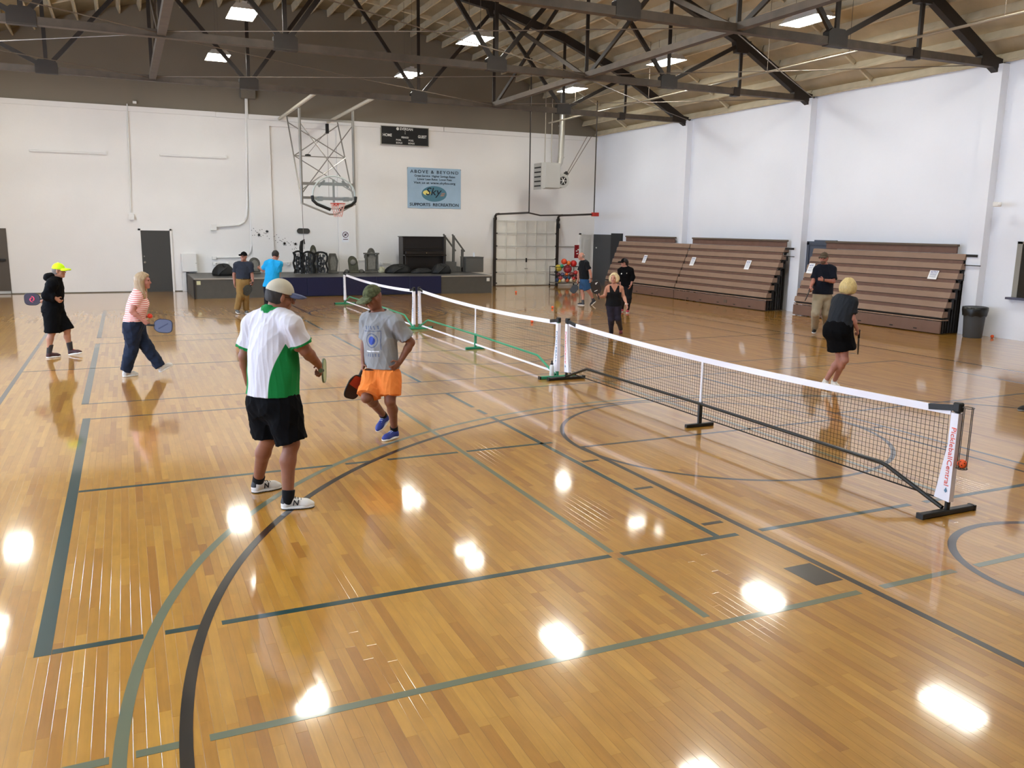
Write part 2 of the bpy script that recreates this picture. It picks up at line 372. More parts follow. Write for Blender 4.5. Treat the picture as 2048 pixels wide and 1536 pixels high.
# far wall: white below, bare grey gable under the arched roof
wf = MB(); wf.box((XL - 0.3, YF, -0.1), (XR + 0.3, YF + 0.3, ZW)); wall_far = tag(obj('wall_far', wf, M_WALL), kind='structure')
xs = np.linspace(XL - 0.3, XR + 0.3, 41); poly = [(x, YF + 0.02, roof_z(min(max(x, XL), XR)) + 0.35) for x in xs]
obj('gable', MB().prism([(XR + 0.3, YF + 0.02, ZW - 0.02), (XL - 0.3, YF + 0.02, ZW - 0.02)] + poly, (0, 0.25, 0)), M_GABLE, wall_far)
# ledge along the top of the white part, in lengths
edges = [XL, -0.4, ONY(430, 222, YF)[0], ONY(497, 224, YF)[0], ONY(886, 254, YF)[0], XR]
ledge = tag(obj('trim_1', MB().box((XL, YF - 0.05, ZW - 0.16), (edges[2], YF + 0.02, ZW)), M_WALL), kind='structure')
for a_, b_ in ((edges[2] + 0.02, edges[4]), (edges[4] + 0.03, XR)):
    obj('ledge_length', MB().box((a_, YF - 0.055, ZW - 0.17), (b_, YF + 0.02, ZW - 0.005)), M_WALL, ledge)
# panel joints and a recessed bay between x=533 and x=708 on the far wall
bayL, bayR = ONY(537, 234, YF)[0], ONY(707, 300, YF)[0]
pilc = ONY(676, 450, YF)[0]
obj('pilaster', MB().box((pilc, YF - 0.10, 0), (bayR, YF + 0.02, ZW - 0.3)), M_WALL, wall_far)
obj('pilaster', MB().box((ONY(490, 300, YF)[0] + 0.1, YF - 0.10, 0), (bayL, YF + 0.02, ZW - 0.18)), M_WALL, wall_far)
obj('wall_beam', MB().box((bayL, YF - 0.09, ZW - 0.36), (bayR, YF + 0.02, ZW - 0.18)), M_WALL, wall_far)
# right wall with pilasters under the trusses
TRY = [19.95, 14.17, 8.45, 2.72]               # truss planes
wr = tag(obj('wall_right', MB().box((XR, YN - 0.3, -0.1), (XR + 0.3, YF + 0.3, ZW + 0.05)), M_WALLR), kind='structure')
for ty in TRY: obj('pilaster', MB().box((XR - 0.22, ty - 0.19, 0), (XR + 0.02, ty + 0.19, ZW - 0.02)), M_WALLR, wr)
obj('wall_scuff_band', MB().box((XR - 0.004, 8.7, 0.0), (XR + 0.02, 13.9, 1.42)), mat('yellowed_lower_wall', 'CFC9B4', 0.6, var=0.06, scale=2), wr)
wl = tag(obj('wall_left', MB().box((XL - 0.3, YN - 0.3, -0.1), (XL, YF + 0.3, ZW + 0.05)), M_WALL), kind='structure')
wn_ = MB().box((XL - 0.3, YN - 0.3, -0.1), (XR + 0.3, YN, ZW)); wall_near = tag(obj('wall_near', wn_, M_WALL), kind='structure')
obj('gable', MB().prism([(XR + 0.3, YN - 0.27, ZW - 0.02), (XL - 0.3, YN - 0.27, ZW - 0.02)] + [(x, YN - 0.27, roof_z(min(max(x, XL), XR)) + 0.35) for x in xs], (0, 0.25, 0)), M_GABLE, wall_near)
# frosted daylight windows in the left and near walls (out of view; they light the hall)
M_PANE = mat('frosted_daylight_pane', 'F0F4FF', 0.4); 
b_ = M_PANE.node_tree.nodes['Principled BSDF']; b_.inputs['Emission Color'].default_value = (*WIN_C, 1); b_.inputs['Emission Strength'].default_value = WIN_W
M_FRAME = mat('grey_window_frame', '6E6A64', 0.5)
wi = 2
for ty in (17.05, 11.3, 5.6, -0.1):
    w = tag(obj('window_%d' % wi, MB().box((XL, ty - 1.35, 1.7), (XL + 0.05, ty + 1.35, 1.8)).box((XL, ty - 1.35, 3.9), (XL + 0.05, ty + 1.35, 4.0)), M_FRAME), kind='structure'); wi += 1
    for k in range(3):
        yy = ty - 1.3 + k * 0.9; obj('pane', MB().box((XL + 0.002, yy, 1.8), (XL + 0.012, yy + 0.82, 3.9)), M_PANE, w)
        obj('mullion', MB().box((XL, yy - 0.08 if k else ty - 1.35, 1.8), (XL + 0.05, yy, 3.9)), M_FRAME, w)
    obj('mullion', MB().box((XL, ty + 1.32, 1.8), (XL + 0.05, ty + 1.35, 3.9)), M_FRAME, w)
# window on the right wall at the edge of the frame
y0_ = ONX(2030, 540, XR)[1]; z0_ = 0.95; z1_ = ONX(2040, 483, XR)[2]
w1 = tag(obj('window_1', MB().box((XR - 0.02, y0_ - 1.5, z1_ - 0.05), (XR + 0.02, y0_, z1_)).box((XR - 0.02, y0_ - 0.12, z0_), (XR + 0.02, y0_, z1_)), mat('grey_steel_sash', '8A867E', 0.5)), kind='structure')
obj('pane', MB().box((XR - 0.004, y0_ - 1.5, z0_), (XR + 0.004, y0_ - 0.12, z1_ - 0.05)), mat('dark_window_glass', '2A2723', 0.08), w1)
obj('window_sill', MB().box((XR - 0.14, y0_ - 1.5, z0_ - 0.05), (XR, y0_ + 0.06, z0_)), mat('slate_sill', '4A4A5C', 0.4), w1)

# ================================================================ CEILING: arched deck, foam-covered joists, blocking
M_DECK = mat('sprayed_foam_deck', 'B5A98E', 0.85, var=0.14, scale=1.6, bump=0.6, bscale=7); M_JOIST = mat('foam_coated_joist', 'BFB398', 0.85, var=0.10, scale=3, bump=0.5, bscale=12)
dk = MB(); xs = np.linspace(XL - 0.25, XR + 0.25, 49); V = []; 
for x in xs:
    z = roof_z(min(max(x, XL - 0.2), XR + 0.2)) + 0.22
    V += [(x, YN - 0.25, z), (x, YF + 0.25, z), (x, YN - 0.25, z + 0.12), (x, YF + 0.25, z + 0.12)]
F = []
for i in range(len(xs) - 1):
    a = 4 * i; F += [(a, a + 1, a + 5, a + 4), (a + 2, a + 6, a + 7, a + 3)]
F += [(0, 2, 3, 1), (4 * len(xs) - 4, 4 * len(xs) - 3, 4 * len(xs) - 1, 4 * len(xs) - 2)]
for i in range(len(xs) - 1):
    a = 4 * i; F += [(a, a + 4, a + 6, a + 2), (a + 1, a + 3, a + 7, a + 5)]
ceiling = tag(obj('ceiling', dk.add(V, F), M_DECK, smooth='all'), kind='structure')
bays = [(YF, TRY[0]), (TRY[0], TRY[1]), (TRY[1], TRY[2]), (TRY[2], TRY[3]), (TRY[3], YN)]
JS = 0.61; nj = int((XR - XL) / JS); JM = {}
def joist_mesh(L):
    k = round(L, 2)
    if k not in JM:
        mb = MB(); n = 10; V = []
        for i in range(n + 1):
            y = -L / 2 + L * i / n
            for (x, z) in ((-0.055, 0.24), (-0.028, 0.06), (-0.02, 0.0), (0.02, 0.0), (0.028, 0.06), (0.055, 0.24)):
                V.append((x + random.uniform(-.012, .012), y, z + random.uniform(-.006, .006)))
        F = [(i * 6 + j, i * 6 + j + 1, i * 6 + 7 + j, i * 6 + 6 + j) for i in range(n) for j in range(5)]
        me = bpy.data.meshes.new('joist'); me.from_pydata(V, [], F); me.materials.append(M_JOIST); me.update(); JM[k] = me
    return JM[k]
bk = MB().bbox((-JS / 2 + 0.02, -0.03, 0.06), (JS / 2 - 0.02, 0.03, 0.24), 0.02); bkm = bpy.data.meshes.new('blocking'); bkm.from_pydata(bk.v, [], bk.f); bkm.materials.append(M_JOIST)
ki = 0
for bi, (ya, yb) in enumerate(bays):
    for j in range(nj + 1):
        x = XL + 0.1 + j * (XR - XL - 0.2) / nj; z = roof_z(x); sl = math.atan2(roof_z(min(x + .1, XR)) - roof_z(x - .1 if x - .1 > XL else XL), 0.2)
        o = link(bpy.data.objects.new('joist', joist_mesh(ya - yb)), ceiling); o.location = (x, (ya + yb) / 2, z); o.rotation_euler = (0, -sl, 0)
        if bi < 4 and j < nj:
            xm = x + JS / 2; zb = roof_z(min(xm, XR)); slb = math.atan2(roof_z(min(xm + .1, XR)) - roof_z(xm - .1), 0.2)
            for fr in ((0.33 if (j % 2) else 0.37),):
                o = link(bpy.data.objects.new('blocking', bkm), ceiling); o.location = (xm, ya + (yb - ya) * (fr + 0.3 * ((j // 1) % 2) * 0.15), zb + 0.01); o.rotation_euler = (0, -slb, 0)
# ================================================================ ROOF TRUSSES
M_STEEL = mat('dark_brown_truss_paint', '241B14', 0.55, var=0.25, scale=4); M_STEEL2 = mat('lighter_brown_steel', '4A3F34', 0.6, var=0.2, scale=5)  # lighter brown for greyish struts, and for light painted on the bottom chords
PX = [XC + 2.43 * k for k in range(-5, 6)]; PX[0] = XL + 0.02; PX[-1] = XR - 0.02; PX[1] = 2 * XC - 15.95; PX[-2] = 15.95
ZB = 6.03
zt = lambda x: roof_z(x) - 0.14
def make_truss():
    t = thing('roof_truss', (0, 0, 0), '', 'truss')
    for i in range(10):
        a, b = (PX[i], 0, zt(PX[i])), (PX[i + 1], 0, zt(PX[i + 1]))
        obj('top_chord', MB().bar(a, b, 0.16, 0.24), M_STEEL, t)
    for a, b in ((PX[0], PX[3]), (PX[3], PX[7]), (PX[7], PX[10])):
        obj('bottom_chord', MB().bar((a, -0.055, ZB), (b, -0.055, ZB), 0.035, 0.15).bar((a, 0.055, ZB), (b, 0.055, ZB), 0.035, 0.15).bar((a, 0, ZB - 0.07), (b, 0, ZB - 0.07), 0.17, 0.012), M_STEEL2, t)
    for i in (1, 2, 3, 4, 6, 7, 8, 9):
        x = PX[i]; obj('vertical', MB().bar((x, -0.03, ZB), (x, -0.03, zt(x) - 0.08), 0.09, 0.03, up=(0, 1, 0)).bar((x, 0.03, ZB), (x, 0.03, zt(x) - 0.08), 0.02, 0.03, up=(0, 1, 0)), M_STEEL, t)
    for lo in (2, 4, 6, 8):
        for up in (lo - 1, lo + 1):
            obj('diagonal', MB().bar((PX[lo], 0, ZB + 0.05), (PX[up], 0, zt(PX[up]) - 0.05), 0.07, 0.10), M_STEEL, t)
        x = PX[lo]; g = obj('gusset', MB().prism([(x - 0.25, -0.085, ZB - 0.09), (x + 0.25, -0.085, ZB - 0.09), (x + 0.25, -0.085, ZB + 0.17), (x + 0.16, -0.085, ZB + 0.24), (x - 0.16, -0.085, ZB + 0.24), (x - 0.25, -0.085, ZB + 0.17)], (0, 0.17, 0)), M_STEEL, t)
    for i in (1, 3, 5, 7, 9):
        x = PX[i]; z = zt(x) - 0.1; obj('gusset', MB().prism([(x - 0.27, -0.09, z + 0.12), (x - 0.18, -0.09, z - 0.2), (x + 0.18, -0.09, z - 0.2), (x + 0.27, -0.09, z + 0.12)], (0, 0.18, 0)), M_STEEL, t)
    for i in (1, 9):
        x = PX[i] - (0.12 if i == 9 else -0.12); obj('clip', MB().box((x - 0.1, -0.1, ZB - 0.13), (x + 0.1, 0.1, ZB + 0.1)), M_STEEL, t)
    for sx, x in ((1, PX[0]), (-1, PX[-1])):
        obj('bearing_plate', MB().prism([(x, -0.09, ZB - 0.09), (x + sx * 0.75, -0.09, ZB - 0.05), (x + sx * 0.75, -0.09, ZB + 0.22), (x, -0.09, ZB + 0.1)], (0, 0.18, 0)), M_STEEL, t)
    return t
tr0 = make_truss()
TL = ['dark steel bowstring roof truss nearest the far wall', 'dark steel bowstring roof truss second from the far wall', 'dark steel bowstring roof truss third from the far wall, cut by the top edge', 'dark steel bowstring roof truss overhead, outside the top of the picture']
for i, ty in enumerate(TRY):
    t = tr0 if i == 0 else copy_tree(tr0)
    t.location = (0, ty, 0); tag(t, TL[i], 'truss', 'bowstring roof trusses')
# longitudinal struts and sway bracing between the trusses
for sx, side in ((PX[3], 'left'), (PX[7], 'right')):
    for k in range(3):
        ya, yb = TRY[k], TRY[k + 1]; n_ = ('far', 'middle', 'near')[k]
        base = (sx, (ya + yb) / 2, ZB)
        tag(obj('strut', MB().bar((sx, ya - 0.09, ZB + 0.02), (sx, yb + 0.09, ZB + 0.02), 0.16, 0.13), M_STEEL2, origin=base), '%s roof strut running between the trusses on the %s, %s bay' % ('grey-brown', side, n_), 'strut', 'roof struts')
        tag(obj('sway_brace', MB().bar((sx + 0.05, ya - 0.1, ZB + 0.06), (sx + 0.05, yb + 0.1, zt(sx) - 0.16), 0.05, 0.10), M_STEEL, origin=base), 'dark sway brace rising towards the camera on the %s, %s bay' % (side, n_), 'brace', 'sway braces')
        tag(obj('sway_brace', MB().bar((sx - 0.05, ya - 0.1, zt(sx) - 0.16), (sx - 0.05, yb + 0.1, ZB + 0.06), 0.05, 0.10), M_STEEL2, origin=base), 'grey-brown sway brace falling towards the camera on the %s, %s bay' % (side, n_), 'brace', 'sway braces')
M_ROD = mat('thin_steel_rod', '6B6055', 0.5, metal=0.3)
for k in range(2):
    ya, yb = TRY[k], TRY[k + 1]; n_ = ('far', 'near')[k]
    for a, b, s_ in ((PX[0], PX[3], 'left'), (PX[3], PX[7], 'middle'), (PX[7], PX[10], 'right')):
        for u, v, w_ in ((a, b, 'slanting away to the left'), (b, a, 'slanting away to the right')):
            # rod ends at the far truss at u
            P = np.array([u, ya - 0.1, ZB + 0.02]); Q = np.array([v, yb + 0.1, ZB + 0.02]); z_ = 0.012 if u == a else -0.03
            tag(obj('tie_rod', MB().tube([P + (0, 0, z_), (P + Q) / 2 + (0, 0, z_ - 0.03), Q + (0, 0, z_)], 0.011, 6), M_ROD, origin=(P + Q) / 2), 'thin tie rod %s, %s of %s roof bay' % (w_, s_, n_), 'rod', 'roof tie rods')
# ================================================================ HIGH-BAY LAMPS
M_LAMP = bpy.data.materials.new('lit_lamp_lens'); M_LAMP.use_nodes = True
b_ = M_LAMP.node_tree.nodes['Principled BSDF']; b_.inputs['Emission Color'].default_value = (*LAMP_C, 1); b_.inputs['Emission Strength'].default_value = LAMP_W
M_HOUS = mat('white_lamp_housing', 'D8D4CC', 0.45)
LZ_ = 7.10
lamp0 = thing('high_bay_light', (0, 0, 0), '', 'light')
hb = MB(); hb.add([(-.2, -.5, .14), (.2, -.5, .14), (.2, .5, .14), (-.2, .5, .14), (-.31, -.6, 0), (.31, -.6, 0), (.31, .6, 0), (-.31, .6, 0)], [(0, 1, 2, 3), (0, 4, 5, 1), (1, 5, 6, 2), (2, 6, 7, 3), (3, 7, 4, 0)]); hb.box((-.06, -.45, .14), (.06, .45, .2))
obj('housing', hb, M_HOUS, lamp0); obj('lamp_lens', MB().box((-.285, -.575, .005), (.285, .575, .02)), M_LAMP, lamp0)
for s_ in (-.4, .4): obj('hanger', MB().tube([(0, s_, .2), (0, s_, 1.2)], 0.006, 5), M_ROD, lamp0)
LX = [(-2.85, 'leftmost column'), (3.38, 'second column from the left'), (9.2, 'third column from the left'), (15.2, 'column by the right wall')]
LY = [(22.25, 'back row'), (16.55, 'second row from the back'), (10.95, 'third row from the back'), (5.4, 'overhead row in front of the camera'), (-0.3, 'overhead row above the camera')]
first = True
for ly, rl in LY:
    for lx, cl in LX:
        o = lamp0 if first else copy_tree(lamp0); first = False
        o.location = (lx, ly, LZ_); tag(o, 'lit rectangular high-bay lamp, %s, %s' % (rl, cl), 'light', 'high-bay lamps under the roof')
        top = roof_z(lx) + 0.02 - LZ_
        for ch in o.children:
            if ch.name.startswith('hanger'):
                ch.data = ch.data.copy()
                for v in ch.data.vertices:
                    if v.co.z > 0.5: v.co.z = top
# gas pipe along the right of the roof
PXX, PZ = 15.2, 6.17
M_PIPE = mat('galvanised_pipe', 'A79D8C', 0.35, metal=0.6)
gp = thing('gas_pipe', (PXX, 14, PZ), 'long thin metal pipe running under the roof along the right side', 'pipe')
obj('pipe_run', MB().tube([(PXX, YN + 0.1, PZ), (PXX, 24.0, PZ)], 0.028, 8), M_PIPE, gp, smooth=True)
for yy in (22.0, 17.4, 12.2, 9.6, 6.0): obj('hanger', MB().tube([(PXX, yy, PZ), (PXX, yy, roof_z(PXX) + 0.05)], 0.006, 5), M_ROD, gp)
# ================================================================ PORTABLE NETS
M_BLKM = mat('black_powder_coat', '15140F', 0.35); M_GRNM = mat('green_powder_coat', '2F8F68', 0.4); M_WHTF = mat('white_net_fabric', 'ECEAF2', 0.7, bump=0.1, bscale=300)
M_CORD = mat('black_net_cord', '1C1812', 0.8); M_RED = mat('red_print', 'E0563F', 0.6); M_BLUEP = mat('pale_blue_print', '5E84A0', 0.6); M_BLKPL = mat('black_plastic', '121210', 0.45)
def make_net(X, ya, yb, frame_m, label, text_m, text, cord_bottom, logo=None, r=0.0013):
    yc = (ya + yb) / 2; t = thing('pickleball_net', (X, yc, 0), label, 'net', 'portable pickleball nets in a row'); L2 = (yb - ya) / 2
    zt_ = lambda y: 0.845 + 0.065 * ((y - yc) / L2) ** 2
    for s, yp in ((1, ya), (-1, yb)):
        ft = obj('base_foot', MB().bbox((X - 0.31, yp - 0.032, 0.0), (X + 0.31, yp + 0.032, 0.045), 0.008), frame_m, t)
        for e in (-1, 1): obj('end_cap', MB().box((X + e * 0.31 - 0.012, yp - 0.034, 0.0), (X + e * 0.31 + 0.012, yp + 0.034, 0.047)), M_BLKPL, ft)
        po = obj('post', MB().tube([(X, yp, 0.03), (X, yp, 0.93)], 0.022, 10), frame_m, t, smooth=True)
        obj('post_cap', MB().bbox((X - 0.03, yp - 0.035, 0.88), (X + 0.03, yp + 0.035, 0.96), 0.01), M_BLKPL, po)
        y2 = yp + s * 0.27; obj('clamp_arm', MB().bar((X, yp, 0.915), (X, y2, zt_(y2) - 0.025), 0.03, 0.05), M_BLKPL, t)
        # fabric sleeve, flaring towards the net at the bottom
        a, b = yp - s * 0.03, yp + s * 0.04; c = yp + s * 0.115
        sl = MB().prism([(X - 0.027, a, 0.115), (X - 0.027, c, 0.125), (X - 0.027, b, 0.60), (X - 0.027, b, 0.87), (X - 0.027, a, 0.87)], (0.054, 0, 0))
        so = obj('sleeve', sl, M_WHTF, t)
        tx = text_mesh('sleeve_lettering', text, 0.062, (X - 0.0295, yp + s * 0.006 + 0.018, 0.50), (0, s * 0.03, -1), (0, -1, 0), text_m, so, width=0.50)
        if logo: obj('logo_mark', MB().prism([(X - 0.0295, yp + s * .01 - .015, .205), (X - 0.0295, yp + s * .01, .19), (X - 0.0295, yp + s * .01 + .015, .205), (X - 0.0295, yp + s * .01, .235)], (-0.001, 0, 0)), M_BLUEP, so)
    n = 40; ys = np.linspace(ya + 0.06, yb - 0.06, n + 1); V = []; F = []
    for y in ys:
        z = zt_(y)
        V += [(X - .009, y, z - .062), (X + .009, y, z - .062), (X + .009, y, z), (X - .009, y, z)]
    for i in range(n):
        for j in range(4): F.append((4 * i + j, 4 * i + (j + 1) % 4, 4 * i + 4 + (j + 1) % 4, 4 * i + 4 + j))
    F += [(3, 2, 1, 0), (4 * n, 4 * n + 1, 4 * n + 2, 4 * n + 3)]
    obj('top_band', MB().add(V, F), M_WHTF, t)
    zb_ = lambda y: 0.125 - 0.0 * y
    if cord_bottom: obj('bottom_cord', MB().tube([(X, y, 0.118) for y in (ya + 0.05, yc, yb - 0.05)], 0.007, 6), M_CORD, t)
    else: obj('bottom_band', MB().box((X - .006, ya + .05, .075), (X + .006, yb - .05, .105)), M_WHTF, t)
    zb0 = 0.118 if cord_bottom else 0.10
    g = MB(); sp = 0.043; nv = int((yb - ya - 0.16) / sp)
    def thread(p, q):
        p = np.array(p); q = np.array(q)
        d = q - p
        if abs(d[2]) > abs(d[1]): o = [(-r, -r, 0), (r, -r, 0), (r, r, 0), (-r, r, 0)]
        else: o = [(-r, 0, -r), (r, 0, -r), (r, 0, r), (-r, 0, r)]
        g.add([p + k for k in o] + [q + k for k in o], [(0, 1, 5, 4), (1, 2, 6, 5), (2, 3, 7, 6), (3, 0, 4, 7)])
    ph = random.random() * 6
    wob = lambda y, f: 0.008 * math.sin(y * 1.9 + ph) * math.sin(math.pi * f)
    for i in range(nv + 1):
        y = ya + 0.08 + i * sp; e = min(abs(y - ya), abs(yb - y)); q = 0.5 * (1 + 0) 
        z0, z1 = zb0, zt_(y) - 0.06; k = 4; pts_ = [(X + wob(y, j / k), y, z0 + (z1 - z0) * j / k) for j in range(k + 1)]
        for j in range(k): thread(pts_[j], pts_[j + 1])
    nh = 17
    for j in range(nh + 1):
        f = j / nh; ys2 = np.linspace(ya + 0.08, yb - 0.08, 41)
        pts_ = [(X + wob(y, f), y, zb0 + (zt_(y) - 0.06 - zb0) * f - 0.012 * math.exp(-min(abs(y - ya), abs(yb - y)) * 5) * math.sin(f * 3.1)) for y in ys2]
        for i in range(40): thread(pts_[i], pts_[i + 1])
    tag(obj('net_mesh', g, M_CORD, t), kind='stuff')
    obj('center_strap', MB().box((X - .007, yc - .016, .30), (X + .007, yc + .016, zt_(yc) - .01)), M_WHTF, t)
    obj('center_foot', MB().bbox((X - 0.2, yc - 0.025, 0), (X + 0.2, yc + 0.025, 0.04), 0.006), frame_m, t)
    obj('center_post', MB().bar((X, yc, 0.03), (X, yc, 0.30), 0.045, 0.03), frame_m, t)
    obj('frame_tube', MB().tube([(X - .02, ya + .03, .05), (X - .02, ya + .62, .255), (X - .02, ya + .68, .27), (X - .02, yc, .285), (X - .02, yb - .68, .27), (X - .02, yb - .62, .255), (X - .02, yb - .03, .05)], 0.019, 8), frame_m, t, smooth=True)
    return t
netA = make_net(6.706, -0.30, 6.46, M_BLKM, 'black framed portable net in the foreground with red lettered white sleeves', M_RED, 'PickleballCentral', True, True)
netB = make_net(6.62, 6.60, 13.46, M_GRNM, 'green framed portable net in the middle, joining the black net', M_BLUEP, 'PICKLEBALL', False, r=0.0006)
netC = make_net(6.46, 13.36, 20.05, M_GRNM, 'green framed portable net farthest back, ending before the stage', M_BLUEP, 'PICKLEBALL', False, r=0.0006)
# wire ball holder on the near post
hc = np.array([6.715, -0.385, 0]); bh = thing('ball_holder', (hc[0], hc[1], 0.42), 'tall black wire ball holder hooked on the near net post', 'ball holder')
R_ = 0.044; ang = [math.pi / 4 * k for k in range(8)]
for z in (0.93, 0.42): obj('ring', MB().tube([hc + (R_ * math.cos(a), R_ * math.sin(a), z) for a in ang + [0]], 0.0035, 6), M_BLKM, bh)
for a in ang[::2]: obj('wire', MB().tube([hc + (R_ * math.cos(a), R_ * math.sin(a), 0.93), hc + (R_ * math.cos(a), R_ * math.sin(a), 0.42)], 0.0035, 6), M_BLKM, bh)
obj('floor_wire', MB().tube([hc + (-R_, 0, .42), hc + (R_, 0, .42)], .0035, 6).tube([hc + (0, -R_, .42), hc + (0, R_, .42)], .0035, 6), M_BLKM, bh)
obj('hook', MB().tube([hc + (0, R_, .9), hc + (0, R_ + .03, .9)], .004, 6), M_BLKM, bh)
# orange perforated balls
M_ORNG = mat('orange_ball_plastic', 'F2602A', 0.5); M_HOLE = mat('ball_hole_shadow', '5A1E0A', 0.8)
def pickleball(c, label, m=None):
    r = 0.037; t = thing('pickleball', (c[0], c[1], c[2] - r), label, 'ball', 'orange pickleballs')
    obj('shell', MB().sphere(c, r, 20, 12), m or M_ORNG, t, smooth='all')
    for k in range(22):
        z = 1 - 2 * (k + .5) / 22; a = k * 2.39996; q = np.array([math.sqrt(1 - z * z) * math.cos(a), math.sqrt(1 - z * z) * math.sin(a), z])
        x = np.cross(q, (0.3, 0.5, 0.8)); x /= np.linalg.norm(x); y = np.cross(q, x)
        obj('hole', MB().add([np.array(c) + q * r * 0.995 + 0.0055 * (x * math.cos(s) + y * math.sin(s)) for s in [i * math.pi / 3 for i in range(6)]] , [(0, 1, 2, 3, 4, 5)]), M_HOLE, t)
    return t
pickleball(hc + (0, 0, 0.42 + 0.0405), 'orange perforated ball at the bottom of the wire holder')
for (px, py, lab) in ((1032, 583, 'orange ball on the floor in front of the garage door'), (1105, 614, 'orange ball on the floor left of the man in blue shorts'), (1984, 673, 'orange ball on the floor beside the dark trash can'), (1064, 643, 'orange ball on the floor seen through the middle net')):
    q = FL(px, py + 3); pickleball((q[0], q[1], 0.0375), lab)
# water bottle on the green foot
q = np.array([6.52, 6.60, 0.045]); wb = thing('water_bottle', q, 'white squeeze bottle with black cap standing on the green net foot', 'bottle')
obj('bottle_body', MB().lathe(q, [(.032, 0), (.036, .006), (.036, .07), (.033, .085), (.036, .10), (.036, .15), (.024, .175), (.02, .18)], 16), mat('translucent_white_plastic', 'DADDDC', 0.35), wb, smooth=True)
obj('bottle_cap', MB().lathe(q, [(.024, .178), (.024, .2), (.014, .205), (.011, .225), (.013, .24), (.005, .245)], 14), M_BLKPL, wb, smooth=True)
# ================================================================ BLEACHERS
M_SEAT = mat('tan_moulded_seat', '8E7462', 0.55, var=0.06, scale=3); M_RISER = mat('brown_riser_board', '6B5045', 0.55, var=0.08); M_DARK = mat('near_black_bleacher_steel', '1B1714', 0.6); M_KICK = mat('brown_kickboard', '715649', 0.55, var=0.05)
M_CAPB = mat('taupe_rail', '5E5145', 0.5); M_PAPER = mat('white_paper', 'E8E9EC', 0.7); M_INK = mat('blue_ink', '4A5E9C', 0.7); M_INKG = mat('grey_ink', '9AA0B0', 0.8)
def bleacher(ya, yb, label, X0=17.60, topL=None, topR=None, ports=(), stubs=True):
    t = thing('bleacher', (X0 + 0.4, (ya + yb) / 2, 0), label, 'bleacher', 'folded brown bleachers along the right wall')
    obj('kickboard', MB().bbox((X0, ya, 0.02), (X0 + 0.04, yb, 0.30), 0.006), M_KICK, t)
    nrows = 7; z = 0.345
    for i in range(nrows):
        x = X0 + 0.015 + i * 0.092; h = 0.135
        if i == 0:
            obj('step_board', MB().bbox((x, ya, 0.315), (x + 0.25, yb, 0.345), 0.006), M_SEAT, t)
        zz = 0.395 + i * 0.222
        # slanted moulded face of the seat with a rounded nose
        obj('seat_board', MB().prism([(x + .005, ya, zz), (x + .20, ya, zz), (x + .20, ya, zz + h), (x + .055, ya, zz + h), (x + .035, ya, zz + h - .012)], (0, yb - ya, 0)), M_SEAT, t)
        if i < nrows - 1: obj('riser', MB().box((x + 0.075, ya + .02, zz + h), (x + 0.10, yb - .02, zz + 0.222 - .012)), M_RISER, t)
        obj('under_rail', MB().box((x + 0.03, ya + 0.01, zz - 0.028), (x + 0.2, yb - 0.01, zz - 0.004)), M_DARK, t)
    tl, tr = (topL if topL is not None else yb), (topR if topR is not None else ya)
    x = X0 + 0.015 + 6 * 0.092
    obj('back_panel', MB().bbox((x + 0.08, tr, 1.87), (x + 0.12, tl, 2.03), 0.005), M_RISER, t)
    obj('back_rail', MB().bbox((x + 0.05, tr - .02, 2.03), (x + 0.15, tl + .02, 2.085), 0.01), M_CAPB, t)
    for ye in (ya + 0.03, yb - 0.03):
        e = obj('end_frame', MB().box((X0 + .08, ye - .02, .02), (X0 + .14, ye + .02, .36)).prism([(X0 + .14, ye - .02, .30), (X0 + .22, ye - .02, .30), (x + .17, ye - .02, 1.78), (x + .09, ye - .02, 1.78)], (0, .04, 0)), M_DARK, t)
        for k in range(6): obj('bracket', MB().box((X0 + .14 + k * .092, ye - .025, .36 + k * .222), (X0 + .30 + k * .092, ye + .025, .50 + k * .222)), M_DARK, e)
    for xx in (0.45, 0.75): [obj('under_frame', MB().bar((X0 + xx, yy, .02), (X0 + xx, yy, .75 + xx), .06, .05), M_DARK, t) for yy in (ya + .15, yb - .15)]
    for k in range(7):
        obj('truss_bar', MB().box((X0 + .15 + k * .09, ya + .06, .02), (X0 + .19 + k * .09, ya + .10, .42 + k * .22)), M_DARK, t)
    for yy in ports: obj('slot', MB().bbox((X0 - .004, yy - .05, .07), (X0 + .002, yy + .05, .10), .002), M_DARK, t)
    if not stubs: return t
    obj('rail_stub', MB().box((x + .05, ya - .28, 1.80), (x + .13, ya, 1.86)), M_DARK, t)
    obj('rail_stub', MB().box((x + .02, ya - .40, 1.60), (x + .05, ya, 1.62)), M_DARK, t)
    return t
B1 = bleacher(19.02, 23.6, 'brown folded bleacher section at the far end, behind the woman in black jacket', topL=23.2, topR=20.0, ports=(22.2, 21.3, 20.3), stubs=False)
B2 = bleacher(14.42, 18.98, 'brown folded bleacher section in the middle, with two notices', topL=18.95, ports=(18.2, 17.5, 16.6, 15.8, 15.1))
B3 = bleacher(8.62, 13.42, 'brown folded bleacher section nearest, beside the dark trash can', topL=13.0, topR=8.9, ports=(12.4, 11.0, 10.0, 9.3), X0=17.74)
obj('access_plate', MB().box((17.592, 16.15, .10), (17.60, 16.3, .2)), M_CAPB, B2)
PAPERS = [(1290, 518, 'white notice sheet on the far bleacher section'), (1386, 523, 'white notice sheet on the middle bleachers, left one'), (1496, 530, 'white notice sheet on the middle bleachers, right one'), (1622, 537, 'white notice sheet behind the shoulder of the man in navy tee'), (1867, 550, 'white notice sheet on the nearest bleachers by the trash can')]
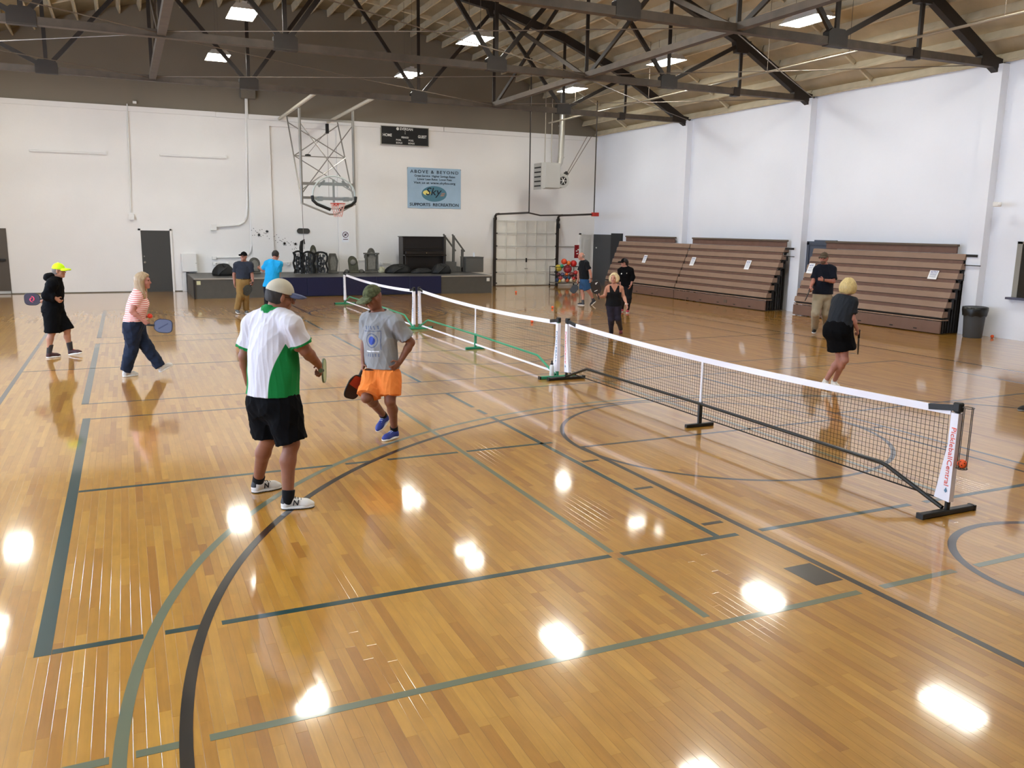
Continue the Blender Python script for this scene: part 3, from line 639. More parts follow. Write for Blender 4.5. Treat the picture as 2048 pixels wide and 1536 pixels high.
for px, py, lab in PAPERS:
    zg = 1.55; 
    for _ in range(6):
        X = (17.755 if px > 1600 else 17.615) + max(0, (zg - 0.395)) * 0.092 / 0.222 - 0.012; q = ONX(px, py, X); zg = q[2]
    c = np.array([X, min(q[1], 13.3) if px > 1600 else q[1], zg]); up = np.array([0.092, 0, 0.222]); up /= np.linalg.norm(up); nx = np.array([-up[2], 0, up[0]]); w, h = 0.11, 0.15
    if px > 1800: w, h = 0.125, 0.11
    c = c + nx * 0.012
    t = thing('notice_sheet', c, lab, 'paper', 'notice sheets on the bleachers'); yv = np.array([0, 1.0, 0])
    obj('sheet', MB().prism([c - yv * w - up * h, c + yv * w - up * h, c + yv * w + up * h, c - yv * w + up * h], nx * 0.002), M_PAPER, t)
    d = nx * 0.003
    text_mesh('notice_heading', 'NOTICE', 0.075, c + d + up * (h * 0.42), -yv, up, M_INK, t, width=w * 1.5, bold=0.012)
    for k in range(4):
        a = c + d + up * (h * (0.2 - 0.24 * k)); obj('print_line', MB().prism([a - yv * w * .7 - up * .006, a + yv * w * .7 - up * .006, a + yv * w * .7 + up * .006, a - yv * w * .7 + up * .006], nx * 0.0006), M_INK if k == 0 else M_INKG, t)
# trash can
q = ONX(1948, 640, 18.08); q[2] = 0; tc_ = thing('trash_can', q, 'grey round trash can lined with a black bag beside the bleachers', 'trash can')
obj('can', MB().lathe(q, [(.19, 0), (.20, .02), (.235, .66), (.245, .66), (.245, .69), (.225, .69)], 24), mat('dark_grey_bin_plastic', '3D3F41', 0.5), tc_, smooth=True)
bg = MB(); V = []; n = 28
for i, (r, z) in enumerate(((.20, .60), (.24, .705), (.262, .70), (.268, .63), (.258, .545), (.250, .50))):
    for j in range(n):
        a = 2 * math.pi * j / n; rr = r + (0.010 * math.sin(j * 2.7 + i) if i > 1 else 0); V.append((q[0] + rr * math.cos(a), q[1] + rr * math.sin(a), z + (0.018 * math.sin(j * 1.9) if i > 3 else 0)))
bg.add(V, [(i * n + j, i * n + (j + 1) % n, (i + 1) * n + (j + 1) % n, (i + 1) * n + j) for i in range(5) for j in range(n)]); obj('liner_bag', bg, mat('black_bin_liner', '141413', 0.3), tc_, smooth='all')

# ================================================================ STAGE
M_STG = mat('grey_stage_front', '4E4B44', 0.6, var=0.06); M_DECKS = mat('dark_grey_stage_deck', '4A4845', 0.45, var=0.1); M_MAT = mat('navy_vinyl_mat', '0D1238', 0.45, bump=0.1, bscale=20); M_EDGE = mat('worn_metal_nosing', 'A8A49A', 0.35, metal=0.4)
SX0, SX1, SY, SZ = 2.43, 12.5, 22.95, 0.63
st = thing('stage', ((SX0 + SX1) / 2, (SY + YF) / 2, 0), 'low grey stage along the far wall with a navy mat front', 'stage')
obj('platform', MB().box((SX0, SY, 0), (SX1, YF - 0.02, SZ - 0.03)), M_STG, st)
obj('deck', MB().box((SX0 - .01, SY - .01, SZ - .03), (SX1 + .01, YF - .02, SZ)), M_DECKS, st)
mx0, mx1 = 4.75, 10.56
for a, b in ((SX0, mx0), (mx1, SX1)): obj('nosing', MB().box((a, SY - .035, SZ - .035), (b, SY + .02, SZ + .005)), M_EDGE, st)
mw = (mx1 - mx0) / 5
for k in range(5): obj('mat_panel', MB().bbox((mx0 + k * mw, SY - .05, .02), (mx0 + (k + 1) * mw - .004, SY - .002, SZ - .01), .012), M_MAT, st)
obj('mat_top_flap', MB().box((mx0, SY - .05, SZ - .01), (mx1, SY + .25, SZ + .008)), mat('navy_mat_top', '3A3A44', 0.4), st)
obj('corner_guard', MB().bbox((SX0 - .02, SY - .04, .0), (SX0 + .03, SY + .03, SZ - .03), .006), M_DARK, st)
for px, py, m_ in ((397, 566, mat('cream_outlet', 'C9C59A', 0.5)), (976, 559, mat('white_outlet', 'D8D6CE', 0.5))):
    q = ONY(px, py, SY); obj('outlet', MB().bbox((q[0] - .06, SY - .015, q[2] - .06), (q[0] + .06, SY, q[2] + .06), .006), m_, st)
def standing(px0, px1, pt, pb, z=SZ, ymax=25.95):
    a = FL((px0 + px1) / 2, pb, z); Y = min(a[1], ymax); return ONY(px0, pb, Y)[0], ONY(px1, pb, Y)[0], Y, ONY((px0 + px1) / 2, pt, Y)[2]
# upright piano
x0, x1, Y, z1 = standing(805, 888, 473, 546); Y = 25.3; x0, x1 = ONY(805, 500, Y)[0], ONY(888, 500, Y)[0]; z1 = ONY(846, 473, Y)[2]
M_PNO = mat('black_brown_piano', '1A130E', 0.35); M_PNO2 = mat('dark_piano_panel', '120D0A', 0.3)
pn = thing('upright_piano', ((x0 + x1) / 2, Y, SZ), 'black upright piano standing on the stage by the steps', 'piano')
obj('case', MB().box((x0 + .05, Y, SZ), (x1 - .05, Y + .45, z1 - .03)), M_PNO2, pn)
for a in (x0, x1 - .05): obj('side_panel', MB().bbox((a, Y - .05, SZ), (a + .05, Y + .48, z1 - .03), .008), M_PNO, pn)
obj('lid', MB().bbox((x0 - .03, Y - .07, z1 - .03), (x1 + .03, Y + .5, z1), .008), M_PNO, pn)
zk = SZ + (z1 - SZ) * .5; obj('key_shelf', MB().bbox((x0, Y - .28, zk - .05), (x1, Y + .02, zk), .01), M_PNO, pn)
obj('fallboard', MB().bbox((x0 + .06, Y - .20, zk), (x1 - .06, Y + .02, zk + .12), .02), M_PNO, pn); obj('fallboard_knob', MB().sphere(((x0 + x1) / 2 + .05, Y - .21, zk + .06), .02, 8, 6), mat('brass_knob', 'B0A080', 0.3, metal=0.8), pn)
obj('music_ledge', MB().bbox((x0 + .06, Y - .06, zk + .22), (x1 - .06, Y + .0, zk + .25), .006), M_PNO, pn)
for a in (x0 + .03, x1 - .1): obj('leg', MB().bbox((a, Y - .26, SZ), (a + .07, Y - .18, zk - .05), .01), M_PNO, pn)
obj('pedal_panel', MB().bbox((x0 + .12, Y - .012, SZ + .12), (x1 - .12, Y, zk - .1), .004), M_PNO, pn)
# portable steps with railings
M_STP = mat('grey_painted_steps', '55534E', 0.55); Ys = 25.2
sx0, sx1 = ONY(890, 524, Ys)[0], ONY(913, 524, Ys)[0]; sx2 = ONY(926, 540, Ys)[0]
sp_ = thing('stage_steps', ((sx0 + sx2) / 2, Ys, SZ), 'grey wooden steps with two sloping handrails right of the piano', 'steps')
zs = ONY(900, 524, Ys)[2]; zs2 = ONY(918, 534, Ys)[2]
obj('step', MB().bbox((sx0, Ys, SZ), (sx1, Ys + .7, zs), .01), M_STP, sp_); obj('step', MB().bbox((sx1, Ys, SZ), (sx2, Ys + .7, zs2), .01), M_STP, sp_)
for yy, dx in ((Ys + .03, 0.0), (Ys + .67, -0.12)):
    pa, pb = ONY(906, 470, Ys + .03), ONY(929, 503, Ys + .03); pa[1] = pb[1] = yy; pa[0] += dx; pb[0] += dx
    obj('post', MB().bar((pa[0] + .02, yy, zs), (pa[0] + .02, yy, pa[2] - .02), .09, .06), M_STP, sp_); obj('post', MB().bar((pb[0] - .09, yy, SZ), (pb[0] - .09, yy, pb[2] + .08), .09, .06), M_STP, sp_)
    obj('handrail', MB().bar((pa[0] - .03, yy, pa[2] + .02), (pb[0], yy, pb[2]), .07, .045), M_STP, sp_)
Yb = 25.0; bx0, bx1 = ONY(932, 530, Yb)[0], ONY(967, 530, Yb)[0]; zb1 = ONY(950, 514, Yb)[2]
gb = thing('plinth_box', ((bx0 + bx1) / 2, Yb, SZ), 'plain grey box on the stage between steps and garage door', 'box')
obj('body', MB().bbox((bx0, Yb, SZ), (bx1, Yb + .6, zb1 - .02), .008), M_STP, gb); obj('lid', MB().bbox((bx0 - .015, Yb - .015, zb1 - .02), (bx1 + .015, Yb + .615, zb1), .006), M_STP, gb)
cp = np.array([ONY(948, 510, Yb + .3)[0], Yb + .3, zb1]); tag(obj('paper_cup', MB().lathe(cp, [(.035, 0), (.05, .16), (.046, .16)], 14), M_PAPER, smooth=True, origin=cp), 'white cup standing on the grey box', 'cup')
# halloween decorations
M_TOMB = mat('grey_foam_tombstone', '55534C', 0.8, var=0.25, scale=9, bump=0.4, bscale=30); M_TOMB2 = mat('olive_foam_tombstone', '4C4B3C', 0.8, var=0.25, scale=9, bump=0.4, bscale=30); M_TOMB3 = mat('pale_foam_panel', '77746B', 0.8, var=0.2, scale=12); M_IRON = mat('black_plastic_ironwork', '0E0E0D', 0.5); M_GAUZE = mat('grey_gauze', '6A6C70', 0.9, var=0.3, scale=20)
def tomb(px0, px1, pt, pb, outline, label, m, Y=None, inset=True, tilt=0.0, extras=None):
    x0, x1, Y0, z1 = standing(px0, px1, pt, pb); Y = Y or Y0; x0, x1 = ONY(px0, pb, Y)[0], ONY(px1, pb, Y)[0]; z1 = ONY((px0 + px1) / 2, pt, Y)[2]
    w = x1 - x0; h = z1 - SZ; xc = (x0 + x1) / 2
    t = thing('tombstone', (xc, Y, SZ), label, 'tombstone', 'foam tombstones on the stage'); mp = lambda u, v: (xc + u * w + tilt * v * h, Y, SZ + .03 + v * (h - .03))
    obj('slab', MB().prism([mp(u, v) for u, v in outline], (0, .10, 0)), m, t)
    obj('foot', MB().bbox((xc - w * .52, Y - .05, SZ), (xc + w * .52, Y + .15, SZ + .06), .015), m, t)
    if inset: obj('panel', MB().prism([(mp(u * .62, v * .72 + .12)[0], Y - .012, mp(u * .62, v * .72 + .12)[2]) for u, v in outline], (0, .02, 0)), M_TOMB3, t)
    if extras: extras(t, mp, Y)
    return t
rnd_top = [(-.5, 0), (.5, 0), (.5, .62)] + [(.5 * math.cos(a), .62 + .38 * math.sin(a)) for a in np.linspace(.2, math.pi - .2, 9)] + [(-.5, .62)]
shoulder = [(-.45, 0), (.45, 0), (.45, .55), (.5, .6), (.5, .72), (.28, .72)] + [(.28 * math.cos(a), .72 + .28 * math.sin(a)) for a in np.linspace(.2, math.pi - .2, 7)] + [(-.28, .72), (-.5, .72), (-.5, .6), (-.45, .55)]
coffin = [(-.36, 0), (.36, 0), (.5, .62), (.28, 1), (-.28, 1), (-.5, .62)]
tomb(499, 521, 515, 546, rnd_top, 'grey round-topped tombstone behind the man in navy polo', M_TOMB, Y=25.4)
tomb(617, 639, 490, 545, shoulder, 'dark shouldered tombstone rising behind the black gates', M_TOMB2, Y=25.75)
tomb(656, 677, 507, 545, coffin, 'grey coffin-shaped tombstone right of the black gates', M_TOMB, Y=25.2)
def skull(t, mp, Y):
    c = mp(0, .62); obj('skull_relief', MB().sphere((c[0], Y - .01, c[2]), .10, 12, 8, sc=(1, .35, 1)), M_TOMB3, t, smooth='all')
tomb(700, 718, 512, 544, rnd_top, 'small olive tombstone with a skull relief, leaning left', M_TOMB2, Y=25.2, inset=False, tilt=-0.12, extras=skull)
def columns(t, mp, Y):
    for u in (-.42, .42): obj('column', MB().tube([mp(u, .08)[:1] + (Y - .03,) + mp(u, .08)[2:], mp(u, .74)[:1] + (Y - .03,) + mp(u, .74)[2:]], .035, 8), M_TOMB, t, smooth=True)
    obj('cornice', MB().bbox((mp(-.55, 0)[0], Y - .07, mp(0, .74)[2]), (mp(.55, 0)[0], Y + .12, mp(0, .80)[2]), .01), M_TOMB, t)
tomb(730, 757, 496, 545, shoulder, 'tall grey tombstone with columns and arched top, nearest the piano', M_TOMB, Y=25.2, extras=columns)
def iron_gate(px0, px1, pt, pb, label, Y):
    x0, x1 = ONY(px0, pb, Y)[0], ONY(px1, pb, Y)[0]; z1 = ONY((px0 + px1) / 2, pt, Y)[2]; t = thing('gate_prop', ((x0 + x1) / 2, Y, SZ), label, 'prop', 'black gate props'); w = x1 - x0; h = z1 - SZ
    rr = .035; xm = (x0 + x1) / 2
    wav = lambda x: [(x + .03 * math.sin(k * 1.7), Y, SZ + .02 + k / 6 * h * .93) for k in range(7)]
    obj('frame_post', MB().tube(wav(x0), rr, 7), M_IRON, t, smooth=True); obj('frame_post', MB().tube(wav(x1), rr, 7), M_IRON, t, smooth=True)
    obj('arch', MB().tube([(xm - w / 2 * math.cos(a), Y, SZ + h * .86 + h * .13 * math.sin(a)) for a in np.linspace(0, math.pi, 9)], rr, 7), M_IRON, t, smooth=True)
    for k in range(3):
        zc = SZ + h * (.2 + .25 * k)
        obj('scroll', MB().tube([(xm + w * .26 * (1 - j / 14) * math.cos(j * .8 + k), Y, zc + w * .26 * (1 - j / 14) * math.sin(j * .8 + k)) for j in range(14)], .018, 6), M_IRON, t, smooth=True)
    for k in (1, 2, 3): obj('bar', MB().tube([(x0 + w * k / 4, Y, SZ + .02), (x0 + w * k / 4, Y, SZ + h * .9)], .014, 6), M_IRON, t)
    V = []; nn = 7
    for i in range(nn + 1):
        for j in range(nn + 1): V.append((x0 + w * (.08 + .84 * i / nn), Y + .05 + .02 * math.sin(i * 1.3 + j), SZ + .03 + h * .84 * j / nn))
    obj('gauze', MB().add(V, [(i * (nn + 1) + j, (i + 1) * (nn + 1) + j, (i + 1) * (nn + 1) + j + 1, i * (nn + 1) + j + 1) for i in range(nn) for j in range(nn) if (i * 3 + j * 5) % 7 > 1]), M_GAUZE, t)
    return t
iron_gate(589, 606, 502, 546, 'black wrought gate prop, left of the three on the stage', 25.0); iron_gate(608, 627, 503, 546, 'black wrought gate prop draped in gauze, middle of the three', 24.9); iron_gate(629, 654, 504, 546, 'black wrought gate prop, right of the three on the stage', 25.0)
qx = ONY(604, 502, 25.3); tag(obj('scythe_prop', MB().tube([(qx[0] - .02, 25.3, SZ), (qx[0] - .03, 25.3, ONY(604, 495, 25.3)[2]), (qx[0], 25.3, ONY(604, 484, 25.3)[2]), (qx[0] + .08, 25.3, ONY(606, 479, 25.3)[2]), (qx[0] + .10, 25.3, ONY(607, 488, 25.3)[2])], [.05, .07, .06, .03, .02], 7), M_IRON, smooth=True, origin=(qx[0], 25.3, SZ)), 'black hooked prop standing behind the left gate', 'prop')
def lump(px0, px1, pt, pb, label, m, name='duffel_bag', cat='bag', Yd=0.5, strap=True):
    x0, x1, Y, z1 = standing(px0, px1, pt, pb, ymax=25.4); w = x1 - x0; h = max(z1 - SZ, .08); xc = (x0 + x1) / 2
    t = thing(name, (xc, Y, SZ), label, cat); V = []; n, mm = 18, 7
    for i in range(mm + 1):
        f = i / mm
        for j in range(n):
            a = 2 * math.pi * j / n; r = math.cos(f * math.pi / 2) ** .6 * (1 + .10 * math.sin(j * 2.1 + i) + .06 * math.sin(j * 3.7))
            V.append((xc + w / 2 * r * math.cos(a), Y + Yd / 2 * r * math.sin(a) + Yd / 2, SZ + .004 + h * math.sin(f * math.pi / 2) * (1 + .15 * math.sin(a * 2 + 1) * (f > .3))))
    obj('bag_body', MB().add(V, [(i * n + j, i * n + (j + 1) % n, (i + 1) * n + (j + 1) % n, (i + 1) * n + j) for i in range(mm) for j in range(n)] + [tuple(range(n - 1, -1, -1))]), m, t, smooth='all')
    if strap: obj('strap', MB().tube([(xc - w * .3, Y - .03, SZ + .03), (xc - w * .1, Y - .06, SZ + h * .5), (xc + w * .15, Y + .02, SZ + h * .85)], .02, 6), M_BLKPL, t)
    return t
M_BAG = mat('black_nylon', '0F0F0E', 0.6)
lump(428, 470, 531, 552, 'black duffel bag on the left end of the stage', M_BAG); lump(776, 826, 531, 547, 'black bag lying in front of the piano', M_BAG); lump(826, 868, 538, 547, 'flat heap of black cables right of the long bag', M_BAG, 'cable_heap', 'cables', .3, False); lump(868, 905, 530, 548, 'black bundle at the foot of the grey steps', M_BAG, 'equipment_bundle', 'bundle', .4)
lump(758, 772, 535, 546, 'small cream skull prop beside the tall tombstone', mat('bone_foam', 'A9A68C', 0.7), 'skull_prop', 'prop', .2, False); lump(663, 671, 534, 545, 'small brass pot before the coffin tombstone', mat('old_brass', '8A7A4A', 0.5), 'pot', 'pot', .15, False)
lump(690, 700, 540, 546, 'low grey rubble prop left of the leaning tombstone', M_TOMB, 'rubble_prop', 'prop', .2, False); lump(718, 730, 540, 546, 'low grey rubble prop right of the leaning tombstone', M_TOMB, 'rubble_prop', 'prop', .2, False)

# ================================================================ FAR WALL THINGS
M_DOORG = mat('charcoal_door_paint', '3E3D3A', 0.5); M_DOORB = mat('brown_door_paint', '51473A', 0.5); M_DOORL = mat('slate_blue_door', '4B5260', 0.45)
def far_box(px0, py0, px1, py1, d, y=YF):
    a = ONY(px0, py0, y); b = ONY(px1, py1, y); return (min(a[0], b[0]), y - d, min(a[2], b[2])), (max(a[0], b[0]), y, max(a[2], b[2]))
d2 = tag(obj('door_2', MB().box((1.06, YF - .03, 0), (1.97, YF + .01, 2.06)), M_DOORG), kind='structure'); obj('door_knob', MB().sphere((1.14, YF - .07, 1.0), .035, 10, 8), M_EDGE, d2, smooth='all'); obj('deadbolt', MB().sphere((1.13, YF - .05, 1.2), .02, 8, 6), M_EDGE, d2)
obj('door_frame', MB().box((.99, YF - .045, 0), (1.06, YF, 2.12)).box((1.97, YF - .045, 0), (2.03, YF, 2.12)).box((.99, YF - .045, 2.06), (2.03, YF, 2.12)), M_WALL, d2)
d1 = tag(obj('door_1', MB().box((-3.9, YF - .03, 0), (-2.84, YF + .01, 2.08)), M_DOORB), kind='structure'); obj('push_bar', MB().bbox((-3.85, YF - .12, 1.05), (-2.92, YF - .03, 1.12), .01), M_DARK, d1); obj('kick_plate', MB().box((-3.88, YF - .036, .02), (-2.86, YF - .03, .1)), M_EDGE, d1)
tag(obj('baseboard_far', MB().box((XL, YF - .012, 0), (.98, YF, .03)).box((2.03, YF - .012, 0), (2.42, YF, .03)), mat('grimy_wall_foot', '6A6458', 0.8)), kind='structure')
# scoreboard
lo, hi = far_box(761, 252, 855, 293, .10); sb = thing('scoreboard', ((lo[0] + hi[0]) / 2, YF, lo[2]), 'black wall scoreboard with white HOME and GUEST lettering', 'scoreboard')
obj('panel', MB().box((lo[0], lo[1] + .012, lo[2]), (hi[0], hi[1], hi[2])), mat('black_scoreboard_face', '0D0C0B', 0.4), sb); M_WHP = mat('white_print', 'E6E4DE', 0.6)
fr = .022
obj('frame', MB().box((lo[0] - fr, lo[1], lo[2] - fr), (hi[0] + fr, hi[1], lo[2])).box((lo[0] - fr, lo[1], hi[2]), (hi[0] + fr, hi[1], hi[2] + fr)).box((lo[0] - fr, lo[1], lo[2]), (lo[0], hi[1], hi[2])).box((hi[0], lo[1], lo[2]), (hi[0] + fr, hi[1], hi[2])), M_EDGE, sb)
wS, hS = hi[0] - lo[0], hi[2] - lo[2]; yS = lo[1] + .010
def sbt(txt, u, v, size, width=None, bold=.02): text_mesh('lettering', txt, size, (lo[0] + u * wS, yS, lo[2] + v * hS), (1, 0, 0), (0, 0, 1), M_WHP, sb, bold=bold, width=width)
sbt('EVERSAN', .53, .83, .125, .50); sbt('HOME', .125, .44, .14, .34); sbt('GUEST', .87, .44, .14, .34); sbt('PERIOD', .50, .375, .09, .28, .012); sbt('POSS.', .365, .22, .085, .2, .012); sbt('POSS.', .63, .22, .085, .2, .012); sbt('BONUS', .375, .06, .085, .24, .012); sbt('BONUS', .635, .06, .085, .24, .012)
for v in (.72, .62): obj('colon_dot', MB().box((lo[0] + .495 * wS, yS - .002, lo[2] + v * hS), (lo[0] + .51 * wS, yS, lo[2] + (v + .035) * hS)), M_WHP, sb)
obj('maker_mark', MB().prism([(lo[0] + .345 * wS + .055 * math.cos(a), yS, lo[2] + .89 * hS + .055 * math.sin(a)) for a in np.linspace(.6, 5.7, 12)], (0, -.002, 0)), M_WHP, sb)
# banner
lo, hi = far_box(814, 334, 921, 418, .012); bn = thing('vinyl_banner', ((lo[0] + hi[0]) / 2, YF, lo[2]), 'pale blue banner lettered ABOVE & BEYOND below the scoreboard', 'banner')
wB, hB = hi[0] - lo[0], hi[2] - lo[2]; n = 24; V = []
for i in range(n + 1):
    for j in (0, 1): V.append((lo[0] + wB * i / n, YF - .02 - .008 * math.sin(i * .9) * (1 - j * .6), lo[2] + hB * j - (0.02 * math.exp(-((i - 6) / 2.0) ** 2) * (1 - j))))
obj('sheet', MB().add(V, [(2 * i, 2 * i + 2, 2 * i + 3, 2 * i + 1) for i in range(n)]).add([(x, y + .004, z) for x, y, z in V], [(2 * i + 1, 2 * i + 3, 2 * i + 2, 2 * i) for i in range(n)]), mat('pale_blue_vinyl', '9DB7CC', 0.35, var=0.05, scale=2), bn)
M_BNK = mat('dark_slate_print', '263440', 0.6); M_BNY = mat('yellow_print', 'E3D67A', 0.6); M_BNT = mat('teal_oval_print', '4E7C8E', 0.6); M_BNO = mat('orange_print', 'D08A4A', 0.6)
yB = YF - .031
def bnt(txt, u, v, size, width, bold=.008, sp=1.0, m=M_BNK, sh=0): return text_mesh('lettering', txt, size, (lo[0] + u * wB, yB, lo[2] + v * hB), (1, 0, 0), (0, 0, 1), m, bn, bold=bold, width=width * wB, spacing=sp, shear=sh)
bnt('ABOVE & BEYOND', .505, .865, .16, .90, .012, 1.3); bnt('Great Service  Higher Savings Rates', .51, .775, .11, .76); bnt('Lower Loan Rates  Lower Fees', .505, .695, .11, .64); bnt('Visit us at www.skyfcu.org', .505, .605, .12, .78); bnt('SUPPORTS  RECREATION', .50, .055, .155, .92, .02)
ov = obj('oval', MB().add([(lo[0] + wB * (.495 + .235 * math.cos(a)), yB + .004, lo[2] + hB * (.36 + .195 * math.sin(a))) for a in np.linspace(0, 2 * math.pi, 33)[:-1]][::-1], [tuple(range(32))]), M_BNT, bn)
obj('sun', MB().add([(lo[0] + wB * (.36 + .075 * math.cos(a)), yB + .002, lo[2] + hB * (.385 + .06 * math.sin(a))) for a in np.linspace(0, 2 * math.pi, 25)[:-1]][::-1], [tuple(range(24))]), M_BNY, bn)
bnt('Sky', .47, .33, .40, .30, .006, 1, mat('navy_print', '14202E', 0.6), .25)
for k in range(3): obj('rays', MB().prism([(lo[0] + wB * (.61 + .01 * k), yB, lo[2] + hB * (.31 + .03 * k)), (lo[0] + wB * (.68 + .01 * k), yB, lo[2] + hB * (.315 + .03 * k)), (lo[0] + wB * (.68 + .01 * k), yB, lo[2] + hB * (.325 + .03 * k)), (lo[0] + wB * (.61 + .01 * k), yB, lo[2] + hB * (.32 + .03 * k))], (0, -.001, 0)), M_BNO, bn)
for u in (0.005, .995):
    obj('grommet', MB().sphere((lo[0] + u * wB, yB, hi[2] - .03), .018, 8, 6), M_EDGE, bn)
# conduits, rails, boxes
M_COND = mat('white_painted_conduit', 'E2E0DC', 0.4)
def wall_pts(ps, off=.05): return [(ONY(a, b, YF)[0], YF - off, ONY(a, b, YF)[2]) for a, b in ps]
def conduit(ps, r, label, ends=(), m=None):
    P = wall_pts(ps); t = thing('conduit', P[-1], label, 'conduit'); obj('tube', MB().tube(P, r, 8), m or M_COND, t, smooth=True)
    for (a, b, w, h) in ends:
        c = ONY(a, b, YF); obj('box', MB().bbox((c[0] - w / 2, YF - .10, c[2] - h / 2), (c[0] + w / 2, YF - .005, c[2] + h / 2), .01), m or M_COND, t)
    return t
conduit([(491, 192), (493, 300), (494, 415), (493, 432), (488, 444), (478, 450), (466, 451), (432, 453)], .035, 'thick white conduit bending left to a box on the far wall', [(427, 455, .2, .2)])
conduit([(493, 192), (497, 300), (500, 420), (503, 490), (501, 503), (494, 511), (484, 514), (432, 515)], .03, 'white conduit bending left just above the stage', [(428, 516, .14, .12)])
conduit([(254, 208), (258, 300), (262, 425)], .016, 'thin white conduit dropping to a small wall box', [(263, 434, .17, .2), (269, 205, .12, .08)])
conduit([(427, 525), (455, 526)], .014, 'short white conduit between two outlets on the left', [(428, 527, .1, .1), (454, 527, .1, .1)]); conduit([(560, 525), (577, 525)], .014, 'short white conduit right of the man in turquoise', [(577, 527, .1, .12)]); conduit([(762, 526), (783, 527)], .014, 'short white conduit between outlets left of the piano', [(762, 527, .1, .1), (783, 527, .1, .1)]); conduit([(712, 520), (730, 519)], .012, 'short white conduit beside the tall tombstone', [(713, 521, .06, .06)])
for (a, b, c, d, lab) in ((58, 301, 212, 306.5, 'thin white horizontal rail high on the wall, left one'), (319, 310, 453, 316.5, 'thin white horizontal rail high on the wall, right one')):
    P, Q = ONY(a, b, YF), ONY(c, d, YF); t = thing('wall_rail', (P + Q) / 2, lab, 'rail', 'wall rails'); obj('rail', MB().bbox((P[0], YF - .06, P[2] - .03), (Q[0], YF, P[2] + .03), .01), M_COND, t); obj('end_stop', MB().box((Q[0] - .02, YF - .07, P[2] - .03), (Q[0] + .02, YF, P[2] + .09)), M_COND, t)
lo, hi = far_box(361, 507, 394, 543, .28); cb = thing('wall_cabinet', ((lo[0] + hi[0]) / 2, YF, lo[2]), 'white metal wall cabinet above the left end of the stage', 'cabinet'); obj('body', MB().bbox(lo, hi, .01), M_COND, cb); obj('door', MB().bbox((lo[0] + .02, lo[1] - .02, lo[2] + .02), (hi[0] - .02, lo[1], hi[2] - .02), .006), M_COND, cb); obj('latch', MB().box((hi[0] - .06, lo[1] - .035, (lo[2] + hi[2]) / 2 - .02), (hi[0] - .01, lo[1] - .02, (lo[2] + hi[2]) / 2)), M_EDGE, cb)
lo, hi = far_box(363, 543, 374, 582, .2); tag(obj('cabinet_pedestal', MB().bbox((lo[0], lo[1], 0), (hi[0] + .0, hi[1], lo[2] + (hi[2] - lo[2])), .01), M_COND, origin=((lo[0] + hi[0]) / 2, YF - .1, 0)), 'white boxed pedestal under the wall cabinet, left of the stage', 'pedestal')
lo, hi = far_box(594, 457, 619, 467, .03); xm, zm = (lo[0] + hi[0]) / 2, (lo[2] + hi[2]) / 2; rr = (hi[2] - lo[2]) / 2
osn = thing('oval_plaque', (xm, YF, zm), 'dark grey oval plaque on the far wall below the hoop', 'plaque'); obj('plate', MB().prism([(xm + (hi[0] - lo[0]) / 2 * math.copysign(1, math.cos(a)) - math.copysign(rr, math.cos(a)) + rr * math.cos(a), YF, zm + rr * math.sin(a)) for a in np.linspace(0, 2 * math.pi, 25)[:-1]], (0, -.03, 0)), mat('dark_plaque', '3E3D38', 0.5), osn); obj('border', MB().tube([(xm + ((hi[0] - lo[0]) / 2 - rr) * math.copysign(1, math.cos(a)) + rr * math.cos(a), YF - .03, zm + rr * math.sin(a)) for a in np.linspace(0.01, 2 * math.pi + .01, 25)], .012, 6), mat('plaque_edge', '2A2926', 0.5), osn)
c = ONY(689.5, 471, YF); sg = thing('prohibition_sign', c, 'small white prohibition sign with a dark ring on the pilaster', 'sign'); ysg = YF - .10
obj('plate', MB().box((c[0] - .13, ysg - .01, c[2] - .24), (c[0] + .13, ysg, c[2] + .16)), M_PAPER, sg); obj('ring', MB().tube([(c[0] + .10 * math.cos(a), ysg - .015, c[2] + .03 + .10 * math.sin(a)) for a in np.linspace(0, 2 * math.pi, 25)], .012, 6), mat('maroon_print', '5A3438', 0.6), sg); obj('slash', MB().bar((c[0] - .07, ysg - .015, c[2] - .04), (c[0] + .07, ysg - .015, c[2] + .10), .01, .018), mat('maroon_print', '5A3438', 0.6), sg); obj('symbol', MB().bbox((c[0] - .04, ysg - .013, c[2] - .01), (c[0] + .04, ysg - .01, c[2] + .07), .002), mat('grey_symbol', '55555A', 0.6), sg); obj('caption_line', MB().box((c[0] - .09, ysg - .012, c[2] - .15), (c[0] + .09, ysg - .01, c[2] - .125)), mat('maroon_print', '5A3438', 0.6), sg)
M_SPD = mat('black_cutout', '0B0B0B', 0.7)
for k, (px, py) in enumerate(((518, 470), (534, 463), (569, 487), (591, 488))):
    yy = YF - (.105 if px < 540 else .004); c = ONY(px, py, yy); t = thing('spider_cutout', c, 'black spider cutout, %s along the trail of prints' % ('first', 'second', 'third', 'fourth')[k], 'cutout', 'spider cutouts'); obj('body', MB().sphere(c, .036, 10, 6, sc=(1, .25, 1.1)), M_SPD, t)
    for j in range(8):
        a = j * math.pi / 4 + .3; obj('leg', MB().tube([c, c + np.array([.04 * math.cos(a), -.004, .04 * math.sin(a) + .012]), c + np.array([.065 * math.cos(a), 0, .065 * math.sin(a) - .012])], .005, 4), M_SPD, t)
tr_ = MB(); 
for i in range(44):
    f = i / 43; px = 503 + f * 90; py = 463 + 26 * (1 / (1 + math.exp(-(f - .55) * 7))) + (4 if i % 2 else -3) + 4 * math.sin(i * 2.3)
    if f > .85: py += (f - .85) * 60
    yy = YF - (.102 if px < 539 else .002); c = ONY(px, py, yy); tr_.cbox((c[0], yy, c[2]), (.024, .004, .022))
